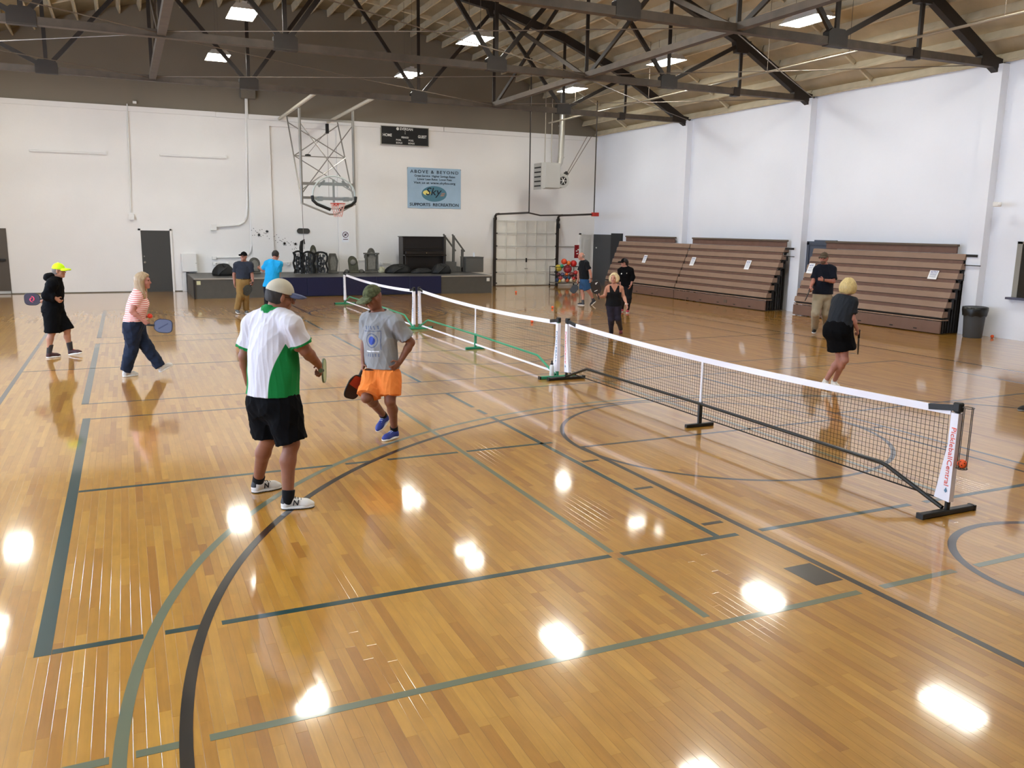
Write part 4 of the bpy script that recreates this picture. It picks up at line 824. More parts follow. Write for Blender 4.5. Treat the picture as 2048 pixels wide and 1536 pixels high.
tag(obj('print_trail', tr_, mat('grey_print_decal', '3A3836', 0.8)), 'trail of small dark prints across the wall beside the spider cutouts', 'decal', kind='stuff')
lo, hi = far_box(1149, 490, 1161, 516, .02); rs = thing('red_cabinet', ((lo[0] + hi[0]) / 2, YF, lo[2]), 'dark red hose sign on the far wall above the ball rack', 'sign'); obj('panel', MB().box(lo, hi), mat('dark_red_panel', '8A1A1E', 0.5), rs); 
for (u, v) in ((.2, .5), (.45, .6), (.3, .3)): obj('white_mark', MB().bbox((lo[0] + u * (hi[0] - lo[0]), lo[1] - .004, lo[2] + v * (hi[2] - lo[2])), (lo[0] + (u + .25) * (hi[0] - lo[0]), lo[1], lo[2] + (v + .08) * (hi[2] - lo[2])), .001), M_WHP, rs)
lo, hi = far_box(1150, 517, 1161, 532, .015); tag(obj('white_notice', MB().bbox(lo, hi, .002), M_PAPER, origin=lo), 'white sheet pinned below the red sign', 'paper')
# white panelled door, grey door in the corner, blue door on the right wall
xw0, xw1 = ONY(1161, 500, YF)[0], 18.42; d3 = tag(obj('door_3', MB().box((xw0, YF - .03, 0), (xw1, YF, 2.08)), mat('off_white_door', 'C9C6C0', 0.5)), kind='structure'); obj('door_frame', MB().box((xw0 - .09, YF - .045, 0), (xw0, YF, 2.14)).box((xw0 - .09, YF - .045, 2.08), (xw1 + .06, YF, 2.16)), M_COND, d3); obj('door_panel', MB().bbox((xw0 + .12, YF - .045, .2), (xw1 - .1, YF - .03, 1.9), .01), mat('off_white_door', 'C9C6C0', 0.5), d3)
yd1 = ONX(1224, 500, XR)[1]; d4 = tag(obj('door_4', MB().box((XR - .04, yd1, 0), (XR, YF - .03, 2.10)), mat('slate_grey_steel_door', '45474A', 0.5)), kind='structure'); obj('door_knob', MB().sphere((XR - .08, YF - .35, 1.55), .03, 8, 6), M_COND, d4); yd0 = ONX(1245, 500, XR)[1]; obj('door_frame', MB().box((XR - .07, yd0, 0), (XR, yd1, 2.16)), mat('black_steel_frame', '24262A', 0.5), d4)
ya_, yb_ = ONX(1616, 500, XR)[1], ONX(1674, 500, XR)[1]; d5 = tag(obj('door_5', MB().box((XR - .03, yb_, 0), (XR, ya_, 2.0)), M_DOORL), kind='structure'); obj('door_frame', MB().box((XR - .06, ya_ - .09, 0), (XR, ya_, 2.04)).box((XR - .06, yb_, 1.96), (XR, ya_, 2.06)).box((XR - .06, yb_ , 2.06), (XR, ya_ - .28, 2.1)), M_DOORL, d5); obj('door_lever', MB().bar((XR - .1, ya_ - .25, 1.12), (XR - .1, ya_ - .08, 1.12), .03, .03), M_EDGE, d5)
# garage door
GX0, GX1, GZ = 14.05, 16.75, 2.62
M_GAR = mat('ivory_garage_panel', 'DDDACF', 0.5, var=0.04, scale=2); gd = tag(obj('door_6', MB().box((GX0, YF - .05, 0.01), (GX1, YF, GZ)), M_GAR), kind='structure')
rh = (GZ - .03) / 5; cw = (GX1 - GX0) / 6
for r in range(5):
    sec = obj('door_section', MB().box((GX0, YF - .075, .03 + r * rh + .006), (GX1, YF - .05, .03 + (r + 1) * rh - .006)), M_GAR, gd)
    for k in range(6): 
        a, z = GX0 + k * cw, .03 + r * rh; ins = .045
        obj('raised_frame', MB().box((a + .01, YF - .10, z + .01), (a + cw - .01, YF - .075, z + ins)).box((a + .01, YF - .10, z + rh - ins), (a + cw - .01, YF - .075, z + rh - .01)).box((a + .01, YF - .10, z + ins), (a + ins, YF - .075, z + rh - ins)).box((a + cw - ins, YF - .10, z + ins), (a + cw - .01, YF - .075, z + rh - ins)), M_GAR, sec)
obj('handle', MB().bbox((15.36, YF - .14, .95), (15.42, YF - .10, 1.12), .008), M_DARK, gd); obj('lock_bar', MB().box((GX0, YF - .115, 1.05), (GX1, YF - .10, 1.07)), M_EDGE, gd); obj('lift_handle', MB().box((15.32, YF - .12, .68), (15.46, YF - .10, .71)), M_EDGE, gd)
for z in (.12, .55, 1.08, 1.6, 2.1):
    for a in (GX0, GX1): obj('hinge', MB().box((a - .05, YF - .13, z - .02), (a + .05, YF - .10, z + .02)), M_DARK, gd)
M_TRK = mat('dark_bronze_track', '2E261F', 0.5)
tk = thing('door_tracks', (15.4, YF, 0), 'dark steel tracks and hangers of the garage door', 'door track')
for xx, pxe in ((GX0 - .06, 1058), (GX1 + .06, 1188)):
    ye = ONX(pxe, 424, xx)[1]; zt2 = GZ + .22
    obj('vertical_track', MB().box((xx - .045, YF - .14, 0), (xx + .045, YF - .04, GZ + .08)), M_TRK, tk)
    obj('track_curve', MB().tube([(xx, YF - .09, GZ + .02), (xx, YF - .12, GZ + .14), (xx, YF - .25, zt2), (xx, YF - .5, zt2 + .01)], .045, 6), M_TRK, tk)
    obj('horizontal_track', MB().bar((xx, YF - .3, zt2), (xx, ye, zt2 + .03), .05, .07), M_TRK, tk)
    obj('hanger_pipe', MB().tube([(xx, ye, zt2), (xx, ye, roof_z(xx) - .05)], .022, 6), M_TRK, tk)
    if pxe == 1058: yle = ye
ye = min(ye, yle); obj('cross_bar', MB().bar((GX0 - .06, yle, GZ + .24), (GX0 + .4, (yle + ye) / 2 if abs(ye - yle) > .5 else yle, GZ + .16), .04, .05).bar((GX0 + .4, (yle + ye) / 2 if abs(ye - yle) > .5 else yle, GZ + .16), (GX1 + .06, ye, GZ + .24), .04, .05), M_TRK, tk)
obj('red_stop', MB().bbox((GX1 - .12, ye - .1, GZ + .17), (GX1 + .12, ye + .08, GZ + .31), .01), mat('red_padding', 'B02A22', 0.6), tk)
for a in (GX0 - .06, GX1 + .06): obj('cable_drum', MB().tube([(a - .04, YF - .14, GZ + .06), (a + .04, YF - .14, GZ + .06)], .07, 12), M_TRK, tk); 
obj('spring', MB().tube([(GX1 + .06, YF - .17, GZ - .3), (GX1 + .06, YF - .17, GZ - .1)], .06, 8), M_DARK, tk)
obj('wall_brace', MB().bar((GX1 + .1, YF - .04, 1.58), (17.66, YF - .04, 1.58), .03, .03), M_EDGE, tk)
# wall-mounted box on right pilaster
q = ONX(1998, 409, XR - .22); lt = thing('wall_fixture', q, 'small white fixture high on the right wall pilaster', 'fixture'); obj('fixture_body', MB().bbox((XR - .34, q[1] - .07, q[2] - .05), (XR - .22, q[1] + .07, q[2] + .05), .012), M_COND, lt); obj('fixture_head', MB().sphere((XR - .34, q[1] - .1, q[2]), .045, 10, 8), M_COND, lt, smooth='all')
# switch box on the truss column above the conduits
c = ONY(495, 186, YF); tag(obj('junction_box', MB().bbox((c[0] - .25, YF - .18, c[2] - .2), (c[0] + .25, YF - .01, c[2] + .2), .02), mat('tan_box', '6F675A', 0.6), origin=(c[0], YF, c[2] - .2)), 'brown junction box above the white conduits', 'junction box')

# ================================================================ BASKETBALL HOOP
M_GALV = mat('galvanised_tube', '8F8B84', 0.35, metal=0.5); M_GLAS = mat('backboard_glass', 'DCE6E4', 0.05, trans=0.0, alpha=0.16); HY = 22.45
hp = thing('basketball_hoop', (6.7, HY, 2.7), 'fan-shaped glass basketball backboard on a braced steel frame', 'basketball hoop')
vl, vr = 5.80, 7.50; ztop, zbl = 5.95, 2.98; yk = 25.0
for x in (vl, vr):
    obj('upright', MB().tube([(x, HY + .35, ztop), (x, HY + .35, zbl)], .045, 10), M_GALV, hp, smooth=True)
    obj('ceiling_rail', MB().tube([(x - .05, YF - .03, 5.95), (x - .05, TRY[0] + .1, 6.0)], .055, 8), mat('cream_pipe', 'BDB5A4', 0.5), hp, smooth=True)
    obj('back_brace', MB().tube([(x, yk, 5.9), (x, HY + .45, 3.15)], .022, 8), M_GALV, hp, smooth=True)
xb = lambda p, q, r=.018: obj('cross_brace', MB().tube([p, q], r, 6), M_GALV, hp)
yq = HY + .35
xb((vl, yq, 5.5), (vr, yq, 3.3)); xb((vr, yq, 5.5), (vl, yq, 3.3)); ym = (yk + yq) / 2; zm_ = 4.55
xb((vl, yk - .15, 5.7), (vr, ym, zm_)); xb((vr, yk - .15, 5.7), (vl, ym, zm_)); xb((vl, ym, zm_), (vr, HY + .5, 3.4)); xb((vr, ym, zm_), (vl, HY + .5, 3.4)); xb((vl, ym, zm_), (vr, ym, zm_))
obj('cross_bar', MB().bar((vl, yq, 5.6), (vr, yq, 5.6), .06, .06), M_GALV, hp); obj('cross_bar', MB().bar((vl, yq, 3.62), (vr, yq, 3.62), .06, .09), M_GALV, hp); obj('cross_bar', MB().bar((vl, yq, 3.18), (vr, yq, 3.18), .06, .08), M_GALV, hp)
obj('winch_pulley', MB().sphere((6.35, yk - .6, 4.62), .07, 10, 6, sc=(1.5, .6, .6)), M_DARK, hp); obj('pulley', MB().bbox((6.62, yq - .02, 5.2), (6.72, yq + .06, 5.5), .01), M_DARK, hp)
obj('hoist_cable', MB().tube([(6.67, yq, 5.3), (6.35, yk - .6, 4.66)], .006, 5).tube([(6.67, yq, 5.3), (6.67, yq, 3.2)], .006, 5), M_ROD, hp)
ap = (6.62, HY - .35, 2.66); obj('support_arm', MB().tube([(vl, yq, zbl + .02), (ap[0] - .1, ap[1], ap[2]), (ap[0] + .1, ap[1], ap[2]), (vr, yq, zbl + .02)], .03, 8), M_GALV, hp, smooth=True)
bcx, bz = 6.76, 2.84
outl = [(-.12, .0), (.12, .0), (.55, .17), (.66, .27), (.68, .42)] + [(.68 * math.cos(a), .42 + .60 * math.sin(a)) for a in np.linspace(.25, math.pi - .25, 15)] + [(-.68, .42), (-.66, .27), (-.55, .17)]
bd = obj('backboard', MB().prism([(bcx + u, HY, bz + v) for u, v in outl], (0, .02, 0)), M_GLAS, hp)
obj('board_rim', MB().tube([(bcx + u, HY + .01, bz + v) for u, v in outl + outl[:1]], .028, 6), mat('pale_board_edge', 'B9C2BE', 0.4), bd)
obj('board_pad', MB().tube([(bcx + u, HY, bz + v) for u, v in ((-.70, .40), (-.68, .25), (-.56, .14), (-.13, -.03))], .05, 8), M_BLKPL, bd, smooth=True); obj('board_pad', MB().tube([(bcx + u, HY, bz + v) for u, v in ((.70, .40), (.68, .25), (.56, .14), (.13, -.03))], .05, 8), M_BLKPL, bd, smooth=True)
obj('board_frame', MB().bar((bcx, HY + .06, bz + .2), (bcx, HY + .06, bz + .92), .06, .05, up=(0, 1, 0)).bar((bcx - .42, HY + .06, bz + .78), (bcx + .42, HY + .06, bz + .78), .04, .09).bar((bcx - .60, HY + .06, bz + .30), (bcx + .60, HY + .06, bz + .30), .04, .07), mat('board_steel', '5E6664', 0.5), bd)
for s in (-1, 1): obj('corner_bracket', MB().bar((bcx + s * .28, HY + .06, bz + .88), (bcx + s * .48, HY + .06, bz + .68), .04, .06), mat('board_steel', '5E6664', 0.5), bd); obj('mount_plate', MB().bbox((bcx + s * .42 - .07, HY + .03, bz + .24), (bcx + s * .42 + .07, HY + .3, bz + .38), .01), mat('board_steel', '5E6664', 0.5), bd)
rc = np.array([bcx + .02, HY - .40, bz + .16]); rm = obj('rim', MB().tube([rc + (.228 * math.cos(a), .228 * math.sin(a), 0) for a in np.linspace(0, 2 * math.pi, 29)], .012, 7).box((rc[0] - .09, HY - .18, rc[2] - .08), (rc[0] + .09, HY, rc[2] + .02)), mat('red_rim', 'B8382C', 0.45), hp)
nt_ = MB(); nn = 12
for i in range(nn):
    for dl in (1, -1):
        pts_ = []
        for k in range(5):
            a = 2 * math.pi * (i + dl * k * .5) / nn; r = .225 - .028 * k + (.0 if k < 4 else .01); pts_.append(rc + np.array([r * math.cos(a), r * math.sin(a), -.105 * k]))
        nt_.tube(pts_, .006, 4)
tag(obj('hoop_net', nt_, mat('red_white_net', 'D9A69C', 0.8), rm), kind='stuff')
q = ONY(607, 405, HY + .35); tag(obj('hanging_line', MB().tube([(vl, HY + .35, zbl), (vl + .02, HY + .35, 1.55)], .008, 5), M_ROD, hp))  # thin grey-brown line dropping from the foot of the left upright
# ================================================================ UNIT HEATER
HYY = 24.3; M_HEAT = mat('silver_heater_casing', 'B8B6B0', 0.4, metal=0.3); lo = ONY(1090, 376, HYY); hi = ONY(1122, 326, HYY); x0, x1, z0, z1 = lo[0], hi[0], lo[2], hi[2]
ht = thing('unit_heater', ((x0 + x1) / 2, HYY, z0), 'silver unit heater with round blower hung in the far right corner', 'heater')
obj('casing', MB().bbox((x0, HYY, z0), (x1, HYY + .75, z1), .02), M_HEAT, ht); xg = ONY(1077, 350, HYY + .3)[0]
obj('louvre_hood', MB().prism([(x0, HYY, z0), (x0, HYY, z1), (x0 - .14, HYY + .06, z1 - .02), (x0 - .14, HYY + .06, z0 - .05)], (0, .65, 0)), M_HEAT, ht)
for k in range(5): obj('louvre', MB().box((x0 - .16, HYY + .1, z0 + .06 + k * (z1 - z0 - .1) / 5), (x0 - .13, HYY + .62, z0 + .11 + k * (z1 - z0 - .1) / 5)), M_DARK, ht)
bc = np.array([x1 + .16, HYY + .1, z0 + .30]); bl_ = obj('blower', MB().tube([bc + (0, .0, 0), bc + (0, .5, 0)], .27, 20), M_HEAT, ht, smooth=True); obj('blower_inlet', MB().tube([bc + (0, -.012, 0), bc + (0, .01, 0)], .16, 20), M_DARK, bl_); 
for k in range(6): obj('wheel_spoke', MB().bar(bc + (0, -.02, 0), bc + (.14 * math.cos(k * 1.047), -.02, .14 * math.sin(k * 1.047)), .02, .02), M_COND, bl_)
obj('motor', MB().tube([bc + (.12, .1, .25), bc + (.22, .1, .32)], .07, 10), M_DARK, ht)
dx = ONY(1131, 320, HYY)[0]; M_DUCT = mat('galvanised_duct', 'BDB9AE', 0.3, metal=0.7); du = obj('flue', MB().tube([(x1 - .05, HYY + .45, z1 - .10), (x1 + .12, HYY + .45, z1 - .08), (dx, HYY + .45, z1 + .05), (dx + .03, HYY + .45, z1 + .25), (dx + .05, HYY + .45, z1 + 1.0), (dx + .06, HYY + .45, roof_z(dx) + .1)], .115, 14), M_DUCT, ht, smooth=True)
for z in (z1 + .22, z1 + 1.05, z1 + 1.4): obj('duct_band', MB().tube([(dx + .04, HYY + .45, z), (dx + .04, HYY + .45, z + .05)], .128, 14), M_DUCT, du)
for ax in (x0 + .12, x0 + .40): obj('hanger_rod', MB().tube([(ax, HYY + .3, z1), (ax, HYY + .3, roof_z(ax) - .1)], .016, 6), M_PIPE, ht)
for k in (0, .18): obj('stay_rod', MB().tube([bc + (.2 - k * .2, .2, .2 - k), (bc[0] + 1.1 + k, HYY + .2, 5.9)], .014, 6), M_ROD, ht)
# ================================================================ BALL RACK
RY = 25.3; rx0, rx1 = ONY(1111, 560, RY)[0], ONY(1162, 560, RY)[0]
rk = thing('ball_rack', ((rx0 + rx1) / 2, RY + .3, 0), 'wheeled rack heaped with coloured balls beside the garage door', 'ball rack'); M_RK = mat('black_rack_tube', '1A1B1E', 0.5)
for x in (rx0 + .03, rx1 - .03):
    for y in (RY + .02, RY + .58): obj('upright', MB().tube([(x, y, .1), (x, y, .80)], .014, 6), M_RK, rk); obj('caster', MB().sphere((x, y, .05), .05, 10, 6, sc=(.5, 1, 1)), M_RK, rk)
for z in (.14, .45, .79):
    obj('shelf_rail', MB().tube([(rx0 + .03, RY + .0, z), (rx1 - .03, RY + .0, z)], .012, 5).tube([(rx0 + .03, RY + .6, z), (rx1 - .03, RY + .6, z)], .012, 5).tube([(rx0 + .03, RY, z), (rx0 + .03, RY + .6, z)], .012, 5).tube([(rx1 - .03, RY, z), (rx1 - .03, RY + .6, z)], .012, 5), M_RK, rk)
obj('tray', MB().bbox((rx0 + .03, RY, .12), (rx1 - .03, RY + .6, .15), .008), mat('cream_tray', 'BFB8A8', 0.5), rk)
BALLS = [(1128, 523, 5.8, 'E8552C', 'orange', 'top left of the heap'), (1137, 526, 4.6, 'E87830', 'light orange', 'on top between the big balls'), (1147, 527, 6.6, 'D02A26', 'large red', 'top right of the heap'), (1117, 536, 7.0, 'C9B23A', 'large yellow', 'at the upper left'), (1123.5, 532.5, 4.0, '2F9A6A', 'small green', 'beside the large yellow one'), (1135, 538, 8.6, 'A83038', 'large dark red', 'in the middle of the upper row'), (1151, 545, 4.4, 'C83A34', 'small red', 'at the right of the third row'), (1125, 549, 4.2, '5A5A78', 'slate', 'left in the third row'), (1133, 549, 3.6, 'E06A2C', 'small orange', 'in the middle of the third row'), (1143, 549, 5.0, '7A3A34', 'maroon', 'right of the small orange one'), (1117, 549, 3.8, '6A3038', 'dark maroon', 'far left of the third row'), (1121, 556, 4.2, 'B4464A', 'rose red', 'left in the fourth row'), (1129.5, 556, 4.0, '1E3A5A', 'navy', 'left of centre in the fourth row'), (1137.5, 555.5, 4.0, '1E4A66', 'dark blue', 'right of centre in the fourth row'), (1147, 557, 4.2, 'C43A36', 'bright red', 'at the right of the fourth row'), (1154, 554, 5.0, '7A2A2C', 'deep maroon', 'at the right edge'), (1114, 560, 4.0, '2E4A7A', 'blue', 'lower left corner'), (1118, 566, 3.6, 'C8A83C', 'small yellow', 'at the bottom left'), (1125.5, 564, 4.8, 'D9D0B8', 'cream volleyball-like', 'bottom row, left'), (1134, 563, 4.2, 'C85A34', 'brick orange', 'bottom row, centre'), (1141, 564, 4.6, 'D6CCB2', 'cream', 'bottom row, right of centre'), (1148.5, 565, 4.2, 'B08A60', 'tan', 'bottom row, right')]
for px, py, rp, colr, cn, where in BALLS:
    dep = 30.5; r = max(.07, rp * 1.12 / (FPX / dep)); yb = RY + .02 + r * .5 + (0.12 if rp > 6 else 0.05); c = ONY(px, py, yb); c[2] = max(c[2], .155 + r)
    t = thing('play_ball', (c[0], c[1], c[2] - r), '%s ball %s of the ball rack' % (cn, where), 'ball', 'balls on the rack')
    obj('skin', MB().sphere(c, r, 18, 12), mat('ball_' + colr, colr, 0.4), t, smooth='all'); obj('seam', MB().tube([c + (r * 1.002 * math.cos(a) * .9, -r * .42, r * .9 * math.sin(a)) for a in np.linspace(0, 2 * math.pi, 21)], .004, 4), mat('ball_seam', '3A2A22', 0.6), t); obj('valve', MB().sphere(c + (r * .3, -r * .94, r * .1), .006, 6, 4), M_BLKPL, t)
# ================================================================ PEOPLE: smooth implicit bodies turned into single continuous meshes
def unit(v): v = np.asarray(v, float); return v / (np.linalg.norm(v) + 1e-12)
class Field:
    def __init__(s): s.it = []
    def cone(s, a, b, ra, rb, k=.02, clip=(), flat=None):
        s.it.append(('c', np.array(a, float), np.array(b, float), ra, rb, k, clip, flat)); return s
    def ell(s, c, rad, axes, k=.02, clip=()):
        s.it.append(('e', np.array(c, float), np.array(rad, float), np.array([unit(x) for x in axes]), None, k, clip, None)); return s
    def bounds(s, it):
        if it[0] == 'c':
            r = max(it[3], it[4]) * (1.0 if it[7] is None else max(1.0, it[7][1])); return np.minimum(it[1], it[2]) - r, np.maximum(it[1], it[2]) + r
        r = np.sqrt(((it[3] * it[2][:, None]) ** 2).sum(0)); return it[1] - r, it[1] + r
    def mesh(s, h, cuts=(), disp=None, shell=0.0, smooth=1):
        lo = np.min([s.bounds(i)[0] for i in s.it], 0) - 3 * h; hi = np.max([s.bounds(i)[1] for i in s.it], 0) + 3 * h
        n = np.ceil((hi - lo) / h).astype(int) + 1; D = np.full(n, 0.5, np.float32)
        ax = [(lo[i] + h * np.arange(n[i])).astype(np.float32) for i in range(3)]
        for it in s.it:
            b0, b1 = s.bounds(it); k = it[5]; m = k + 2.5 * h + .012
            i0 = np.clip(((b0 - m - lo) / h).astype(int), 0, n - 1); i1 = np.clip(((b1 + m - lo) / h).astype(int) + 2, 1, n)
            sl = tuple(slice(i0[i], i1[i]) for i in range(3))
            X = ax[0][sl[0]][:, None, None]; Y = ax[1][sl[1]][None, :, None]; Z = ax[2][sl[2]][None, None, :]
            if it[0] == 'c':
                a, b, ra, rb, flat = it[1], it[2], it[3], it[4], it[7]
                px, py, pz = X - a[0], Y - a[1], Z - a[2]; d = b - a
                if flat is not None:
                    w, f = flat; w = unit(w); q = (1 / f - 1) * (px * w[0] + py * w[1] + pz * w[2]); px, py, pz = px + q * w[0], py + q * w[1], pz + q * w[2]
                    d = d + (1 / f - 1) * (d @ w) * w
                t = np.clip((px * d[0] + py * d[1] + pz * d[2]) / max(d @ d, 1e-9), 0, 1)
                e = np.sqrt((px - t * d[0]) ** 2 + (py - t * d[1]) ** 2 + (pz - t * d[2]) ** 2) - (ra + (rb - ra) * t)
            else:
                c, rad, A = it[1], it[2], it[3]; px, py, pz = X - c[0], Y - c[1], Z - c[2]
                q = [(px * A[j][0] + py * A[j][1] + pz * A[j][2]) / rad[j] for j in range(3)]
                k0 = np.sqrt(q[0] ** 2 + q[1] ** 2 + q[2] ** 2); k1 = np.sqrt((q[0] / rad[0]) ** 2 + (q[1] / rad[1]) ** 2 + (q[2] / rad[2]) ** 2) + 1e-6
                e = k0 * (k0 - 1) / k1
            for (o, nn) in it[6]: e = np.maximum(e, (X - o[0]) * nn[0] + (Y - o[1]) * nn[1] + (Z - o[2]) * nn[2])
            g = D[sl]; hh = np.maximum(k - np.abs(g - e), 0) / max(k, 1e-6); D[sl] = np.minimum(g, e) - hh * hh * k * .25
        X = ax[0][:, None, None]; Y = ax[1][None, :, None]; Z = ax[2][None, None, :]
        if disp is not None: D += disp(X, Y, Z).astype(np.float32)
        D0 = D
        for (o, nn) in cuts: D = np.maximum(D, (X - o[0]) * nn[0] + (Y - o[1]) * nn[1] + (Z - o[2]) * nn[2])
        if shell: D = np.maximum(D, -(D0 + shell))
        return surf_nets(np.asarray(D, np.float32), lo, h, smooth)
def surf_nets(D, lo, h, smooth):
    S = D < 0; c = np.zeros(np.array(S.shape) - 1, np.int8)
    cor = [(i, j, k) for i in (0, 1) for j in (0, 1) for k in (0, 1)]
    for i, j, k in cor: c += S[i:S.shape[0] - 1 + i, j:S.shape[1] - 1 + j, k:S.shape[2] - 1 + k]
    act = (c > 0) & (c < 8); idx = np.argwhere(act); ID = np.full(c.shape, -1, np.int32); ID[act] = np.arange(len(idx))
    P = np.zeros((len(idx), 3)); W = np.zeros(len(idx))
    for a in cor:
        for ax in range(3):
            if a[ax]: continue
            b = list(a); b[ax] = 1
            da = D[idx[:, 0] + a[0], idx[:, 1] + a[1], idx[:, 2] + a[2]]; db = D[idx[:, 0] + b[0], idx[:, 1] + b[1], idx[:, 2] + b[2]]
            m = (da < 0) != (db < 0); t = da[m] / (da[m] - db[m]); q = np.tile(np.array(a, float), (m.sum(), 1)); q[:, ax] += t; P[m] += q; W[m] += 1
    V = lo + h * (idx + P / W[:, None]); F = []
    for ax in range(3):
        s0 = [slice(1, -1)] * 3; s1 = [slice(1, -1)] * 3; s0[ax] = slice(0, -1); s1[ax] = slice(1, None)
        A = S[tuple(s0)]; B = S[tuple(s1)]; e = np.argwhere(A != B)
        if not len(e): continue
        off = np.ones(3, int); off[ax] = 0; g = e + off; u, v = [(1, 2), (2, 0), (0, 1)][ax]
        def cell(du, dv):
            q = g.copy(); q[:, u] += du; q[:, v] += dv; return ID[q[:, 0], q[:, 1], q[:, 2]]
        Q = np.c_[cell(-1, -1), cell(0, -1), cell(0, 0), cell(-1, 0)]; fl = A[tuple(e.T)]
        F.append(np.where(fl[:, None], Q, Q[:, ::-1]))
    F = np.concatenate(F)
    F = F[(F >= 0).all(1)]
    for _ in range(smooth):
        acc = np.zeros_like(V); cnt = np.zeros(len(V))
        for a, b in ((0, 1), (1, 2), (2, 3), (3, 0)):
            for p, q in ((a, b), (b, a)):
                for d_ in range(3): acc[:, d_] += np.bincount(F[:, p], V[F[:, q], d_], len(V))
                cnt += np.bincount(F[:, p], minlength=len(V))
        V = .5 * V + .5 * acc / np.maximum(cnt, 1)[:, None]
    return V, F
def mesh_obj(name, VF, mats, parent, classify=None):
    V, F = VF; off = OFF[parent.name]; me = quick_mesh(name, V - off, F, mats[0] if isinstance(mats, (list, tuple)) else mats)
    if isinstance(mats, (list, tuple)):
        for m in mats[1:]: me.materials.append(m)
    me.polygons.foreach_set('use_smooth', np.ones(len(me.polygons), bool))
    if classify is not None and getattr(classify, 'mask', False):
        at = me.attributes.new('mask', 'FLOAT', 'POINT'); at.data.foreach_set('value', classify(V).astype(np.float32))
    elif classify is not None:
        C = V[F].mean(1)
        if len(me.polygons) == len(C): me.polygons.foreach_set('material_index', classify(C).astype(np.int32))
    me.update(); o = bpy.data.objects.new(name, me); link(o, parent); OFF[o.name] = off; return o
def folds(seed, amp, f0=24, up=2.0):
    r = np.random.default_rng(seed); ks = [(r.normal(0, 1, 3) * np.array([f0, f0, f0 / up]), r.random() * 6.28, r.uniform(.5, 1)) for _ in range(5)]
    k2 = [(r.normal(0, 1, 3) * 2.0 * f0, r.random() * 6.28) for _ in range(3)]
    def g(X, Y, Z):
        o = 0
        for k, p, w in ks: o = o + w * (1 - np.abs(np.sin(k[0] * X + k[1] * Y + k[2] * Z + p + .6 * np.sin(7 * Z + p)))) ** 2
        for k, p in k2: o = o + .18 * (1 + np.sin(k[0] * X + k[1] * Y + k[2] * Z + p))
        return -amp * o
    return g
SKIN = {}
def skin_mat(col):
    if col not in SKIN: SKIN[col] = mat('skin_' + col, col, 0.5, var=0.07, scale=14, bump=0.05, bscale=120, spec=0.35)
    return SKIN[col]
M_EYE = mat('dark_eye', '1A1412', 0.25); M_LIP = mat('lip', '9A5A52', 0.5)
def cloth(name, col, rough=0.85, var=0.06, sc=8): return mat(name, col, rough, var=var, scale=sc, bump=0.12, bscale=180, sheen=0.04, spec=0.18)
def two_tone(name, c0, c1):
    m = cloth(name, c0, .8, .03); nt = m.node_tree; b = nt.nodes['Principled BSDF']; at = nt.nodes.new('ShaderNodeAttribute'); at.attribute_name = 'mask'
    mr = nt.nodes.new('ShaderNodeMapRange'); mr.inputs['From Min'].default_value = -.002; mr.inputs['From Max'].default_value = .002; nt.links.new(at.outputs['Fac'], mr.inputs['Value'])
    mx = nt.nodes.new('ShaderNodeMix'); mx.data_type = 'RGBA'; nt.links.new(mr.outputs[0], mx.inputs['Factor']); mx.inputs['A'].default_value = (*lin(c0), 1); mx.inputs['B'].default_value = (*lin(c1), 1)
    nt.links.new(mx.outputs['Result'], b.inputs['Base Color']); return m
def hand(Fd, w, d, pn, side, curl, s, r0, k=.008):
    """palm plus five bent fingers; d = hand direction, pn = palm normal, side = thumb side across the palm"""
    d = unit(d); pn = unit(pn - d * (pn @ d)); ac = unit(np.cross(d, pn)) * side
    Fd.ell(w + d * .045 * s, (.040 * s, .052 * s, .019 * s), (ac, d, pn), .015)
    L = (.078, .086, .080, .062); o = (.030, .010, -.011, -.030)
    for i in range(4):
        p = w + d * .086 * s + ac * o[i] * s; a = 0; lens = (L[i] * .44, L[i] * .31, L[i] * .25); r = r0
        for j, ln in enumerate(lens):
            a += curl * (.75 if j == 0 else 1.0); q = p + (d * math.cos(a) + pn * math.sin(a)) * ln * s; Fd.cone(p, q, r, r * .93, k); p = q; r *= .93
    p = w + d * .03 * s + ac * .036 * s; q = p + unit(d * .6 + ac * .75 + pn * (.3 + curl * .5)) * .045 * s; Fd.cone(p, q, r0 * 1.25, r0 * 1.1, k)
    Fd.cone(q, q + unit(d * (.9 - curl * .4) + ac * (.1 - curl * .5) + pn * (.2 + curl * .5)) * .032 * s, r0 * 1.1, r0 * .95, k)
def mk_cls(sp, fr):
    if 'cls' not in sp: return None
    f_ = lambda C: sp['cls'](C, fr)
    f_.mask = sp.get('mask', False); return f_
